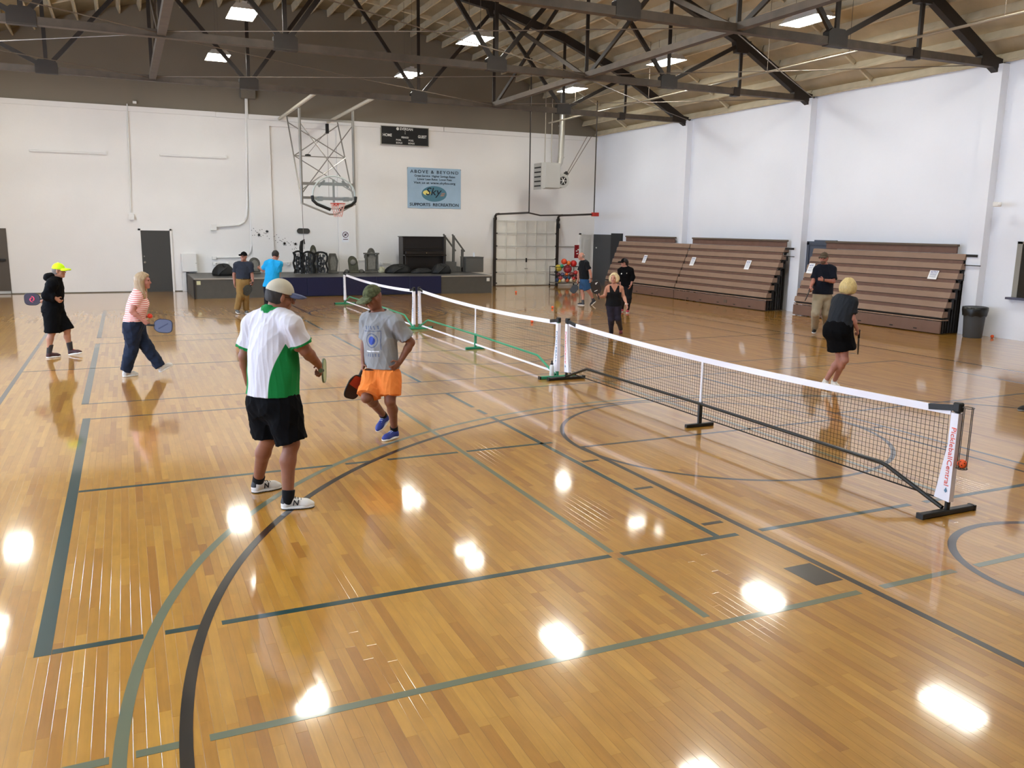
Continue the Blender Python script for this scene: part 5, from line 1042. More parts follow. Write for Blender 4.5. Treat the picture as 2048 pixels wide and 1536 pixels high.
def person(label, base, J, head_f, spec):
    """J: joint -> (px, py, depth offset); feet: (heel, toe) pixels on the floor with heights"""
    b0 = FL(*base); d0 = depth_of(b0); s = spec.get('s', 1.0); h = min(max(d0 / FPX * 1.25, .0055), .0125); h = spec.get('h', h)
    t = thing('person', (b0[0], b0[1], 0), label, 'person')
    W = {k: DEP(v[0], v[1], d0 + v[2]) for k, v in J.items()}
    fem = spec.get('fem', False); fat = spec.get('fat', 1.0); wid = spec.get('wid', 1.0)
    N, P = W['neck'], (W['hipL'] + W['hipR']) / 2; r = unit(W['shR'] - W['shL']); rh = unit(W['hipR'] - W['hipL']); up = unit(N - P); f = unit(np.cross(up, r)); r = np.cross(f, up); fh = unit(np.cross(UPV, rh)); rh = np.cross(fh, UPV)
    hf = unit(RGT * head_f[0] + FWD * head_f[1] + UPV * head_f[2]); hu = unit(UPV - hf * (UPV @ hf) + RGT * spec.get('tilt', 0)); hu = unit(hu - hf * (hu @ hf)); hr = np.cross(hf, hu); c = W['head']
    sk = skin_mat(spec['skin']); r0 = max(.0085 * s, h * .85)
    def torso(Fd, g=0.0, k=.07, legs=True):
        T = P - N
        Fd.ell(N + T * .30, (.160 * s * wid + g, (.112 * s) * (1 + .3 * (fat - 1)) + g, .20 * s + g), (r, f, up), k)
        Fd.ell(N + T * .64 + f * .02 * (fat - 1) * 2, (.142 * s * wid * (1 + .45 * (fat - 1)) * (.9 if fem else 1) + g, .105 * s * fat + g, .18 * s + g), (r, f, up), k)
        Fd.ell(P + UPV * .015, (.165 * s * (1.04 if fem else 1) * (1 + .3 * (fat - 1)) + g, .118 * s + g, .13 * s + g), (rh, fh, UPV), k)
        for q in (-1, 1): Fd.ell(P - fh * .055 * s + rh * .075 * s * q - UPV * .03 * s, (.085 * s + g, .08 * s + g, .09 * s + g), (rh, fh, UPV), k)
        for sh in ('shL', 'shR'):
            Fd.cone(N + up * .0, W[sh], .062 * s + g, .058 * s + g, .04); 
        if fem:
            for q in (-1, 1): Fd.ell(N + T * .36 + f * .085 * s + r * .072 * s * q, (.068 * s + g, .06 * s + g, .068 * s + g), (r, f, up), .04)
    # ---- body
    B = Field(); torso(B); hc = s * 1.0
    B.cone(N - up * .02, c - hu * .05 * hc - hf * .012, .056 * s * (.85 if fem else 1) * spec.get('neckw', 1), .054 * s * (.85 if fem else 1) * spec.get('neckw', 1), .03)
    B.ell(c + hu * .012 * hc - hf * .008, (.076 * hc, .096 * hc, .102 * hc), (hr, hf, hu), .02); B.ell(c + hf * .026 * hc - hu * .055 * hc, (.060 * hc, .066 * hc, .075 * hc), (hr, hf, hu), .03)
    B.ell(c + hf * .072 * hc - hu * .108 * hc, (.026 * hc, .02 * hc, .02 * hc), (hr, hf, hu), .025)
    B.cone(c + hf * .088 * hc + hu * .004, c + hf * .112 * hc - hu * .036 * hc, .009 * hc, .0135 * hc, .012); B.cone(c + hf * .080 * hc + hu * .022 * hc - hr * .04 * hc, c + hf * .080 * hc + hu * .022 * hc + hr * .04 * hc, .012, .012, .02)
    B.ell(c + hf * .082 * hc - hu * .066 * hc, (.028 * hc, .016 * hc, .013 * hc), (hr, hf, hu), .012)
    for q in (-1, 1):
        B.ell(c + hr * .081 * q * hc + hf * .004 - hu * .012, (.013 * hc, .020 * hc, .034 * hc), (hr, hf, hu), .01); B.ell(c + hr * .042 * q * hc + hf * .062 * hc - hu * .04 * hc, (.024 * hc, .02 * hc, .024 * hc), (hr, hf, hu), .02)
    af = spec.get('arm', 1.0) * s
    for S_ in ('L', 'R'):
        sh, el, wr, ha = W['sh' + S_], W['el' + S_], W['wr' + S_], W['ha' + S_]
        B.cone(sh, el, .056 * af, .043 * af, .03); B.ell(sh * .5 + el * .5, (.050 * af, .053 * af, .09 * af), (r, f, unit(sh - el)), .03)
        B.cone(el, el * .7 + wr * .3, .043 * af, .043 * af, .02); B.cone(el * .7 + wr * .3, wr, .043 * af, .028 * af, .02)
        curl, pn = spec.get('grip' + S_, (.35, None)); d = ha - wr
        if pn is None: pn = -r * (1 if S_ == 'R' else -1) + f * .2
        else: pn = RGT * pn[0] + FWD * pn[1] + UPV * pn[2]
        hand(B, wr, d, np.array(pn, float), (1 if S_ == 'R' else -1) * spec.get('th' + S_, 1), curl, s * .97, r0)
        kn = W['kn' + S_]; hip = W['hip' + S_]; (hx, hy, hz), (tx, ty, tz) = spec['foot' + S_]; heel = FL(hx, hy, hz); toe = FL(tx, ty, tz); fd = unit(toe - heel); fl = .265 * s
        if 'flen' in spec: fl = spec['flen']
        mid = (heel + toe) / 2; heel = mid - fd * fl / 2; toe = mid + fd * fl / 2; fu = unit(UPV - fd * (UPV @ fd)); an = heel + fd * .06 * s + fu * .095 * s
        W['an' + S_] = an; W['heel' + S_] = heel; W['toe' + S_] = toe; W['fu' + S_] = fu
        lg = spec.get('leg', 1.0) * s
        B.cone(hip, kn, .088 * lg, .056 * lg, .04); B.ell(hip * .6 + kn * .4, (.080 * lg, .088 * lg, .15 * lg), (rh, fh, unit(hip - kn)), .04)
        cal = kn * .68 + an * .32 - unit(np.cross(np.cross(unit(an - kn), fd), unit(an - kn))) * .018 * lg
        B.cone(kn, cal, .054 * lg, .056 * lg, .03); B.cone(cal, an, .055 * lg, .037 * lg, .03); B.ell(kn, (.050 * lg, .053 * lg, .058 * lg), (rh, fh, UPV), .02)
        B.cone(an - fu * .02, heel + fd * .045 + fu * .05, .034 * s, .026 * s, .01); B.cone(an - fu * .03, toe - fd * .07 + fu * .038, .032 * s, .018 * s, .01)
    eyes = [c + hf * .094 * hc + hr * .031 * q * hc + hu * .002 for q in (-1, 1)]; lip = c + hf * .098 * hc - hu * .068 * hc
    def cls(C):
        m = np.zeros(len(C)); 
        for e in eyes:
            q = C - e; m[((q @ hr) / .014) ** 2 + ((q @ hu) / .007) ** 2 + ((q @ hf) / .03) ** 2 < 1] = 1
        q = C - lip; m[((q @ hr) / .026) ** 2 + ((q @ hu) / .010) ** 2 + ((q @ hf) / .03) ** 2 < 1] = 2; return m
    mesh_obj('body', B.mesh(h), [sk, M_EYE, M_LIP], t, cls)
    fr = dict(W=W, r=r, f=f, up=up, N=N, P=P, c=c, hf=hf, hu=hu, hr=hr, rh=rh, fh=fh, d0=d0, h=h, t=t, s=s)
    zpx = lambda py, px=None: DEP(px if px else J['hipL'][0], py, d0)[2]
    # ---- shirt
    sp = spec['shirt']; g = sp.get('g', .016); Fs = Field(); torso(Fs, g, .08)
    hz = zpx(sp['hem']); hem = np.array([P[0], P[1], hz]); Fs.cone(N + (P - N) * .5, hem + (hem - P) * 0 - UPV * .06, (.150 * wid * s * (1 + .4 * (fat - 1)) + g) * sp.get('w', 1), (.160 * wid * s * (1 + .4 * (fat - 1)) + g) * sp.get('w', 1), .06, flat=(f, sp.get('fl', .76) * (1 + .3 * (fat - 1))))
    for S_ in ('L', 'R'):
        sh, el, wr = W['sh' + S_], W['el' + S_], W['wr' + S_]; sl = sp.get('sleeve', .62); rr = sp.get('sr', .072) * s
        if sl <= 0: continue
        if sl <= 1: e = sh + (el - sh) * sl; Fs.cone(sh, sh + (el - sh) * (sl + .12), rr * .80, rr * .98, .045, clip=[(e, unit(el - sh))])
        else: e = el + (wr - el) * (sl - 1); Fs.cone(sh, el, rr, rr * .86, .045); Fs.cone(el, el + (wr - el) * (sl - 1 + .06), rr * .86, rr * .72, .03, clip=[(e, unit(wr - el))])
    cuts = [(hem, -unit(UPV + sp.get('hemtilt', 0) * RGT))]; nk = sp.get('neck', .0)
    cuts.append((N + up * (.035 + nk) + f * 0, unit(up - f * sp.get('nt', .15) * -1)))
    if sp.get('tank'): cuts = [cuts[0]] + [(N + up * .035, up)]
    sm = sp['m']; so = mesh_obj(sp.get('name', 'shirt'), Fs.mesh(h, cuts, folds(spec.get('seed', 1), sp.get('amp', .006)), shell=(.014 if h < .007 else 0)), sm, t, mk_cls(sp, fr))
    # ---- shorts, trousers or skirt
    bt = spec['bottom']; Fb = Field(); g = bt.get('g', .018)
    Fb.ell(P + UPV * .02, (.165 * s * (1.04 if fem else 1) * (1 + .35 * (fat - 1)) + g, .125 * s * (1 + .3 * (fat - 1)) + g, .14 * s + g), (rh, fh, UPV), .07); Fb.ell(N + (P - N) * .64 + f * .02 * (fat - 1) * 2, (.142 * s * wid * (1 + .45 * (fat - 1)) * (.9 if fem else 1) + g * .7, .105 * s * fat + g * .7, .18 * s + g), (r, f, up), .07)
    for q in (-1, 1): Fb.ell(P - fh * .055 * s + rh * .075 * s * q - UPV * .03 * s, (.085 * s + g,) * 3, (rh, fh, UPV), .05)
    wz = np.array([P[0], P[1], zpx(bt['waist'])]) if 'waist' in bt else P + UPV * .17 * s; cuts = [(wz, UPV)]
    if bt['type'] == 'skirt':
        e = np.array([(W['knL'] + W['knR'])[0] / 2, (W['knL'] + W['knR'])[1] / 2, zpx(bt['hem'])]); Fb.cone(P, e - UPV * .08, .15 * s + g, .185 * s + g, .05, clip=[(e, -unit(UPV + RGT * bt.get('hemtilt', 0)))], flat=(fh, .8))
    else:
        lg_ = spec.get('leg', 1.0) * s
        for S_ in ('L', 'R'):
            hip, kn, an = W['hip' + S_], W['kn' + S_], W['an' + S_]; fc = bt.get('frac' + S_, bt.get('frac', .85)); r1, r2 = bt.get('r', (.108, .10)); g_ = g * .8
            ecl = [(hip + (kn - hip) * fc, unit(kn - hip))] if bt['type'] == 'shorts' else ()
            Fb.ell(hip * .6 + kn * .4, (.080 * lg_ + g_, .088 * lg_ + g_, .15 * lg_ + g_), (rh, fh, unit(hip - kn)), .04, clip=ecl)
            r1 = max(r1, .088 * lg_ / s + g_)
            if bt['type'] == 'shorts':
                e = hip + (kn - hip) * fc; Fb.cone(hip, hip + (kn - hip) * (fc + .15), r1 * s, r2 * s, .05, clip=[(e, unit(unit(kn - hip) + UPV * -.4 + RGT * bt.get('tilt' + S_, 0)))])
            else:
                r3 = bt.get('r3', .064); e = an + UPV * .005; r2 = max(r2, .060 * lg_ / s + .006); Fb.cone(hip, kn, r1 * s, r2 * s, .05); cal = kn * .68 + an * .32 - unit(np.cross(np.cross(unit(an - kn), W['toe' + S_] - W['heel' + S_]), unit(an - kn))) * .018; Fb.cone(kn, cal, r2 * s, .056 * lg_ + .008, .03); Fb.cone(kn, kn + (an - kn) * 1.1, r2 * s, r3 * s, .04, clip=[(e, unit(an - kn))])
    mesh_obj(bt.get('name', bt['type'] if bt['type'] != 'pants' else 'trousers'), Fb.mesh(h, cuts, folds(spec.get('seed', 1) + 50, bt.get('amp', .006)), shell=(.014 if h < .007 else 0)), bt['m'], t)
    # ---- socks and shoes
    for S_ in ('L', 'R'):
        an, heel, toe, fu = W['an' + S_], W['heel' + S_], W['toe' + S_], W['fu' + S_]; fd = unit(toe - heel); fr_ = np.cross(fd, fu); hs = min(h, .008)
        if spec.get('sock'):
            m_, hgt = spec['sock']; lg_s = s * max(1, spec.get('leg', 1)); kn = W['kn' + S_]; dd_ = unit(kn - an); Fk = Field().cone(an - dd_ * .03, an + dd_ * hgt * 1.3, .0425 * lg_s, (.0415 + .10 * hgt) * lg_s, .01, clip=[(an + dd_ * hgt, dd_)]); mesh_obj('sock', Fk.mesh(hs), m_, t)
        um, sm_ = spec['shoe']; Fu = Field(); low = [(heel + fu * .018, -fu)]
        Fu.cone(heel + fd * .045 + fu * .035, heel + fd * .05 + fu * .075, .043 * s, .038 * s, .02); Fu.cone(heel + fd * .06 + fu * .06, toe - fd * .075 + fu * .040, .040 * s, .036 * s, .03); Fu.ell(toe - fd * .065 * s + fu * .03, (.044 * s, .066 * s, .032 * s), (fr_, fd, fu), .03)
        uo = mesh_obj('shoe', Fu.mesh(hs, low), um, t)
        Fo = Field(); Fo.cone(heel + fd * .046 + fu * .014, toe - fd * .10 + fu * .014, .044 * s, .049 * s, .005); Fo.cone(toe - fd * .12 + fu * .014, toe - fd * .046 + fu * .014, .048 * s, .044 * s, .01)
        mesh_obj('sole', Fo.mesh(min(hs, .006), [(heel + fu * .026, fu), (heel + fu * .001, -fu)]), sm_, uo)
        if spec.get('trim'):
            Ft = Field().cone(heel + fd * .043 + fu * .05, heel + fd * .048 + fu * .083, .0445 * s, .040 * s, .01, clip=[(heel + fd * .055, fd), (heel + fu * .052, -fu)]); mesh_obj('heel_counter', Ft.mesh(.005), spec['trim'], uo)
            Fo2 = Field().cone(heel + fd * .046 + fu * .006, toe - fd * .10 + fu * .006, .0455 * s, .0505 * s, .005).cone(toe - fd * .12 + fu * .006, toe - fd * .046 + fu * .006, .0495 * s, .0455 * s, .01); mesh_obj('outsole', Fo2.mesh(.005, [(heel + fu * .010, fu), (heel + fu * .0005, -fu)]), spec['trim'], uo)
        if spec.get('laces'):
            for q in range(3):
                p = toe - fd * (.105 + .022 * q) * s + fu * (.074 + .008 * q) * s; o_ = obj('lace', MB().tube([p - fr_ * .024, p + fu * .006, p + fr_ * .024], .0035, 5), spec['laces'], uo)
        fr['fr' + S_] = fr_
    # ---- hair, cap, glasses
    hh = spec.get('hair')
    if hh:
        Fh = Field(); ty, hm = hh; face = [(c + hf * .040 * hc + hu * .045 * hc, unit(hf * .82 - hu * .57))]
        if ty == 'short': Fh.ell(c + hu * .016 * hc - hf * .012, (.084 * hc, .104 * hc, .108 * hc), (hr, hf, hu), .01, clip=face + [(c - hu * .062 * hc, -unit(hu + hf * .5))])
        if ty == 'fringe': Fh.ell(c + hu * .01 * hc - hf * .012, (.081 * hc, .101 * hc, .104 * hc), (hr, hf, hu), .01, clip=[(c - hf * .012, hf), (c - hu * .075 * hc, -unit(hu + hf * .3)), (c + hu * .035, hu)])
        if ty in ('bob', 'long', 'pony'):
            face = [(c + hf * .052 * hc + hu * .05 * hc, unit(hf * .80 - hu * .6))]
            Fh.ell(c + hu * .022 * hc - hf * .015, (.098 * hc, .115 * hc, .112 * hc), (hr, hf, hu), .02, clip=face)
            if ty == 'bob':
                for q in (-1, 1): Fh.ell(c - hu * .022 * hc + hr * .068 * q * hc - hf * .02, (.056 * hc, .088 * hc, .088 * hc), (hr, hf, hu), .03, clip=[(c + hf * .045 * hc, hf)])
                Fh.ell(c - hu * .018 * hc - hf * .055, (.105 * hc, .078 * hc, .090 * hc), (hr, hf, hu), .03)
            if ty == 'long':
                for q in (-1, 1): Fh.cone(c - hu * .01 + hr * .07 * q - hf * .02, c - hu * .24 + hr * .075 * q + hf * .02 * (q > 0), .042, .026, .03)
                Fh.cone(c - hf * .06, c - hu * .25 - hf * .085, .075, .05, .04); Fh.cone(c - hf * .05 + hr * .04, c - hu * .28 - hf * .05 + hr * .05, .05, .03, .04)
            if ty == 'pony': Fh.cone(c - hf * .10 + hu * .01, c - hf * .12 - hu * .20 + hr * .03 * spec.get('ponyside', 1), .038, .018, .03)
        mesh_obj('hair', Fh.mesh(min(h, .009), (), folds(spec.get('seed', 1) + 9, .004, 40, 6)), hm, t)
    cp = spec.get('cap')
    if cp:
        cm, bm_ = cp; Fc = Field(); bl = c + hu * .026 * hc
        Fc.ell(c + hu * .024 * hc - hf * .006, (.093 * hc, .113 * hc, .115 * hc), (hr, hf, hu), .01, clip=[(bl - hf * .0, -unit(hu + hf * .10))])
        co = mesh_obj('cap', Fc.mesh(min(h, .007)), cm, t)
        Fv = Field(); Fv.ell(bl + hf * .125 * hc + hu * .002, (.083 * hc, .088 * hc, .0095 + .3 * h), (hr, hf, unit(hu + hf * .12)), .005, clip=[(bl + hf * .06, -hf)])
        for q in (-1, 1): Fv.ell(bl + hf * .115 * hc + hr * .06 * q - hu * .012, (.028, .065, .0095 + .3 * h), (unit(hr - hu * .5 * q), hf, unit(hu + hr * .5 * q)), .02, clip=[(bl + hf * .06, -hf)])
        mesh_obj('brim', Fv.mesh(min(h, .006)), bm_, co)
        obj('button', MB().sphere(c + hu * .139 * hc - hf * .006, .008, 8, 5), bm_, co)
    if spec.get('glasses'):
        gm = spec['glasses']; go = MB()
        for q in (-1, 1):
            e = c + hf * .112 * hc + hr * .033 * q + hu * .002; go.tube([e + hr * .024 * math.cos(a) + hu * .017 * math.sin(a) for a in np.linspace(0, 6.283, 15)], .0025, 5)
            go.tube([e + hr * .024 * q, c + hr * .083 * q + hf * .02, c + hr * .08 * q - hf * .015], .0025, 5)
        go.tube([c + hf * .114 * hc - hr * .009, c + hf * .114 * hc + hr * .009], .0025, 5); obj('glasses', go, gm, t)
    return fr
def paddle(label, grip, axis, normal, face_m, edge_m, handle_m, logo=None):
    """grip = point in the fist; axis points from handle to blade"""
    a = unit(axis); n = unit(np.asarray(normal, float) - a * (np.asarray(normal, float) @ a)); x = np.cross(a, n); g = np.array(grip, float)
    t = thing('pickleball_paddle', g - a * .06, label, 'paddle', 'pickleball paddles'); bc = g + a * (.065 + .135)
    pl = []
    for th_ in np.linspace(0, 2 * math.pi, 33)[:-1]:
        cx, cz = math.cos(th_), math.sin(th_); pl.append((.100 * math.copysign(abs(cx) ** .55, cx), .135 * math.copysign(abs(cz) ** .6, cz) ))
    pl = [(u * (1 - .25 * max(0, -(v + .06) / .075)), v) for u, v in pl]; P3 = [bc + x * u + a * v for u, v in pl]
    b = obj('blade', MB().prism([p - n * .0065 for p in P3], n * .013), face_m, t)
    obj('edge_guard', MB().tube(P3 + P3[:1], .0085, 6), edge_m, t, smooth=True)
    obj('handle', MB().tube([g - a * .06, g + a * .075], .0155, 10), handle_m, t, smooth=True); obj('butt_cap', MB().tube([g - a * .068, g - a * .058], .019, 10), edge_m, t)
    if logo:
        for sgn in (1, -1): logo(b, bc, x * sgn, a, n * sgn)
    return t
# ---------------------------------------------------------------- the players
M_PDARK = mat('paddle_black', '17171B', 0.45); M_PEDGE = mat('paddle_edge_black', '101012', 0.4); M_GRIP = mat('paddle_grip', '1C1B1A', 0.7)
M_SOLEW = mat('white_rubber', 'E4E2DE', 0.6); M_SHOEW = mat('white_leather', 'DEDCD8', 0.5); M_SHOEB = mat('black_shoe', '191817', 0.6); M_SOCKB = cloth('black_sock', '141416')
M_BLACKC = mat('black_cloth', '09090B', 0.9, var=0.1, scale=8, bump=0.12, bscale=180, spec=0.12); M_GLS = mat('dark_glasses', '15120F', 0.2)
def hair_mat(name, col):
    m = mat(name, col, .55, var=.22, scale=1.0); nt = m.node_tree; nz = [n for n in nt.nodes if n.type == 'TEX_NOISE'][0]; tc = [n for n in nt.nodes if n.type == 'TEX_COORD'][0]
    mp = nt.nodes.new('ShaderNodeMapping'); mp.inputs['Scale'].default_value = (90, 90, 9); nt.links.new(tc.outputs['Object'], mp.inputs['Vector']); nt.links.new(mp.outputs[0], nz.inputs['Vector']); return m
def collar(q, m, w=.072):
    c0 = q['N'] + q['up'] * .030 - q['f'] * .004; ring = [c0 + (q['r'] * math.cos(a) * w + q['f'] * math.sin(a) * w * .95) - q['up'] * .030 * math.sin(a) for a in np.linspace(0, 6.283, 25)]
    V = [p + q['up'] * .018 - (p - c0) * .10 for p in ring] + [p for p in ring] + [p - q['up'] * .026 + (p - c0) * .22 for p in ring]; n = len(ring)
    obj('collar', MB().add(V, [(k * n + i, k * n + i + 1, (k + 1) * n + i + 1, (k + 1) * n + i) for k in (0, 1) for i in range(n - 1)]), m, q['t'], smooth='all')
# 1 man in white and green
def cls_green(C, q):
    """signed distance-like mask: positive on the green side panels, sleeve bands and collar"""
    d = C - q['N']; a = d @ q['r']; b = d @ q['f']; v = C[:, 2] - q['P'][2]; top = q['N'][2] - q['P'][2] - .19
    ang = np.degrees(np.arctan2(a, -b)); lim = 34 + 50 * np.clip((v - .10) / (top - .10), 0, 1) ** 2.2; k = .17 * math.pi / 180
    m = np.maximum(np.minimum(ang - lim, 128 - ang), np.minimum(-ang - lim, 128 + ang)) * k; m = np.minimum(m, top - v)
    for S_ in 'LR':
        sh, el = q['W']['sh' + S_], q['W']['el' + S_]; u = unit(el - sh); L = np.linalg.norm(el - sh); tt = (C - sh) @ u; rad = np.linalg.norm((C - sh) - tt[:, None] * u, axis=1)
        out = (tt > .05) & (rad < .115) & (np.abs(a) > .168 + .10 * np.clip(tt - .12, 0, 1)); m = np.where(out, tt - L * .655, m)
    m = np.maximum(m, np.minimum((d @ q['up']) - .006, .10 - np.hypot(a, b))); return m
gW = two_tone('white_green_polo_knit', 'CFCCD3', '157A3C')
g1 = person('stocky man in white and green polo, black shorts and khaki cap, back to camera', (566, 1003),
    dict(head=(560, 592, .0), neck=(547, 626, .0), shL=(505, 648, .10), shR=(584, 649, -.12), elL=(489, 713, .12), wrL=(497, 766, .30), haL=(503, 784, .36), elR=(611, 701, -.06), wrR=(637, 729, .12), haR=(644, 748, .18), hipL=(526, 803, .06), hipR=(567, 805, -.06), knL=(538, 876, .06), knR=(583, 887, -.09)), (.86, .45, -.18),
    dict(skin='8A5A44', fat=1.30, wid=1.10, arm=1.06, leg=1.10, neckw=1.15, s=1.03, footL=((503, 986, 0), (563, 975, 0)), footR=((558, 1018, 0), (633, 1013, 0)), gripR=(1.25, (-.5, .3, -.6)), gripL=(.5, None),
    shirt=dict(m=gW, cls=cls_green, mask=True, hem=787, sleeve=.70, sr=.080, g=.016, amp=.006, name='polo_shirt', neck=.02, w=1.02), bottom=dict(type='shorts', m=M_BLACKC, frac=.93, r=(.118, .118), tiltR=.25), sock=(M_SOCKB, .062), shoe=(M_SHOEW, M_SOLEW), trim=mat('charcoal_shoe_trim', '2A2A2E', .6), laces=M_SOCKB, hair=('fringe', mat('dark_grey_hair', '2A2522', 0.7)), cap=(cloth('khaki_cap', 'B9B2A0', .85, .08), cloth('slate_blue_brim', '5A6280')), glasses=M_GLS, seed=3))
collar(g1, cloth('green_collar_knit', '157A3C', .8), .078)
for S_ in 'LR':
    fd = unit(g1['W']['toe' + S_] - g1['W']['heel' + S_]); sd = -unit(np.cross(fd, UPV)); sd = sd if sd @ FWD < 0 else -sd
    p = g1['W']['heel' + S_] + fd * .118 + UPV * .038 + sd * .0485
    text_mesh('shoe_letter', 'N', .062, p, fd, UPV * 1.0 - sd * .35, mat('black_print', '15151A', 0.5), [o for o in g1['t'].children if o.name.startswith('shoe')][0 if S_ == 'L' else 1], extrude=.002, bold=.02, shear=.25)
def edge_on(a, k, px, py):
    v = unit(ray(px, py)); return np.cross(unit(a), v) + v * k
ax = unit(unit(ray(650, 742)) + RGT * .10); hd = DEP(643, 741, g1['d0'] + .17)
paddle('pale green paddle held low by the man in white and green', hd, ax, np.cross(unit(ax), UPV), mat('pale_green_face', 'A9B98E', .5), mat('pale_green_edge', '5E6E54', .5), M_GRIP)
# 2 man in grey tee and orange shorts
def cls_print(C, q):
    d = C - (q['N'] + (q['P'] - q['N']) * .40); a = -(d @ q['r']); v = d @ q['up']; b = (C - q['N']) @ q['f']; m = np.zeros(len(C)); fr_ = b > .02
    a = a + .0; rr = np.hypot(a / 1.0, v); m[fr_ & (rr < .045)] = 1; m[fr_ & (rr > .065) & (rr < .078)] = 2; m[fr_ & (np.abs(a) < .085) & (np.abs(v + .115) < .005)] = 3
    m[fr_ & (np.abs(a) < .11) & (np.abs(v - .10) < .005)] = 2; m[fr_ & (np.abs(a - .105) < .005) & (np.abs(v) < .10)] = 2
    m[fr_ & (np.abs(a) < .09) & (np.abs(v + .155) < .018) & (np.sin(a * 190) > .1)] = 2; m[fr_ & (np.abs(a) < .10) & (np.abs(v - .135) < .02) & (np.sin(a * 160 + v * 60) > .2)] = 2
    return m
gy = [cloth('heather_grey_jersey', '8B8B8C', .9, .08), cloth('royal_blue_print', '3A4C94'), cloth('slate_print', '62687A'), cloth('white_tee_print', 'D8D8DC')]
g2 = person('man in grey printed tee, orange shorts and camouflage cap walking by the net', (778, 881),
    dict(head=(746, 594, -.08), neck=(756, 627, .0), shL=(791, 645, -.10), shR=(735, 640, .08), elL=(822, 685, -.04), wrL=(800, 724, -.10), haL=(786, 738, -.16), elR=(730, 690, .08), wrR=(727, 725, .02), haR=(724, 745, -.02), hipL=(781, 752, -.05), hipR=(751, 752, .06), knL=(780, 802, -.12), knR=(733, 795, -.18)), (-.66, -.62, -.42),
    dict(h=.0056, skin='7A4E3A', s=.97, leg=1.0, arm=1.0, footL=((798, 873, 0), (763, 884, 0)), footR=((776, 838, .13), (755, 865, .02)), gripR=(1.2, (.8, .3, 0)), gripL=(.7, (-.6, .4, 0)),
    shirt=dict(m=gy, cls=cls_print, hem=735, sleeve=.72, sr=.078, g=.02, amp=.007, name='t_shirt', w=1.06), bottom=dict(type='shorts', m=cloth('orange_shorts_cloth', 'E8833C', .8), frac=.72, r=(.106, .112), fracL=.72, fracR=.88, g=.014, amp=.005), sock=(M_SOCKB, .06), shoe=(mat('royal_blue_mesh', '2A3A86', .6), M_SOLEW), laces=mat('pale_lace', 'A8B0C8', .7), cap=(cloth('camouflage_cap', '4E5238', .9, .45, 34), cloth('camouflage_brim', '565A40', .9, .45, 30)), seed=5))
ax = unit(-RGT * .42 - UPV * .9 - FWD * .05); paddle('black and red paddle hanging from the hand of the man in orange shorts', DEP(724, 741, g2['d0'] - .0), ax, RGT * .75 - FWD * .62, mat('black_red_face', '2A1A18', .4), M_PEDGE, M_GRIP, lambda b, bc, x, a, n: obj('red_panel', MB().prism([bc - a * .125 + n * .0068 - x * .06, bc - a * .125 + n * .0068 + x * .06, bc - a * .02 + n * .0068 + x * .09, bc + a * .02 + n * .0068 - x * .05], n * .0006), mat('red_panel_print', '9A3A2A', .4), b))
# 3 man in neon cap
g3 = person('man in neon yellow cap, black hooded jacket and black shorts walking right', (128, 714),
    dict(head=(118, 541, 0), neck=(110, 556, 0), shL=(108, 569, .17), shR=(104, 569, -.17), elL=(98, 596, .22), wrL=(90, 600, .10), haL=(84, 599, .02), elR=(93, 592, -.22), wrR=(111, 596, -.21), haR=(119, 602, -.18), hipL=(107, 618, .09), hipR=(104, 618, -.09), knL=(134, 660, .10), knR=(104, 665, -.10)), (1, .05, .0),
    dict(skin='A87860', s=.95, footL=((135, 711, .0), (167, 706, .05)), footR=((90, 717, 0), (124, 713, 0)), gripL=(1.2, (0, -1, 0)), gripR=(.8, (0, .8, 0)),
    shirt=dict(m=M_BLACKC, hem=624, sleeve=1.92, sr=.080, g=.026, name='hooded_jacket', neck=.01, w=1.08), bottom=dict(type='shorts', m=M_BLACKC, frac=.98, r=(.122, .122)), sock=(cloth('grey_banded_sock', '3A3636'), .15), shoe=(mat('maroon_mesh', '3E1E1E', .6), M_SOLEW), laces=mat('red_lace', 'A03028', .6), hair=('fringe', mat('short_grey_hair', '6A6058', .8)), cap=(cloth('neon_yellow_cap', 'C8EE1E', .7, .03), cloth('neon_yellow_brim', 'C8EE1E', .7, .03)), glasses=M_GLS, seed=8))
Fh = Field().ell(g3['N'] - g3['f'] * .10 + UPV * .0, (.115, .07, .06), (g3['r'], g3['f'], UPV), .02).ell(g3['N'] - g3['f'] * .05 + UPV * .03, (.10, .07, .04), (g3['r'], g3['f'], UPV), .03); mesh_obj('hood', Fh.mesh(.009, (), folds(4, .006, 20)), M_BLACKC, g3['t'])
def swirl(b, bc, x, a, n):
    for s_ in (0, math.pi): obj('pink_swirl', MB().tube([bc + n * .0072 + (x * math.cos(s_ + k * .42) + a * math.sin(s_ + k * .42)) * (.022 + .0035 * k) for k in range(9)], [.004 + .001 * min(k, 8 - k) * 2 for k in range(9)], 5), mat('pink_print', 'E8486A', .5), b)
paddle('dark paddle with pink swirl held behind the back of the man in neon cap', DEP(88, 598, g3['d0'] + .02), -RGT * 1.0 - UPV * .03, -FWD * 1.0 - RGT * .1, mat('plum_black_face', '2A2030', .4), M_PEDGE, M_GRIP, swirl)
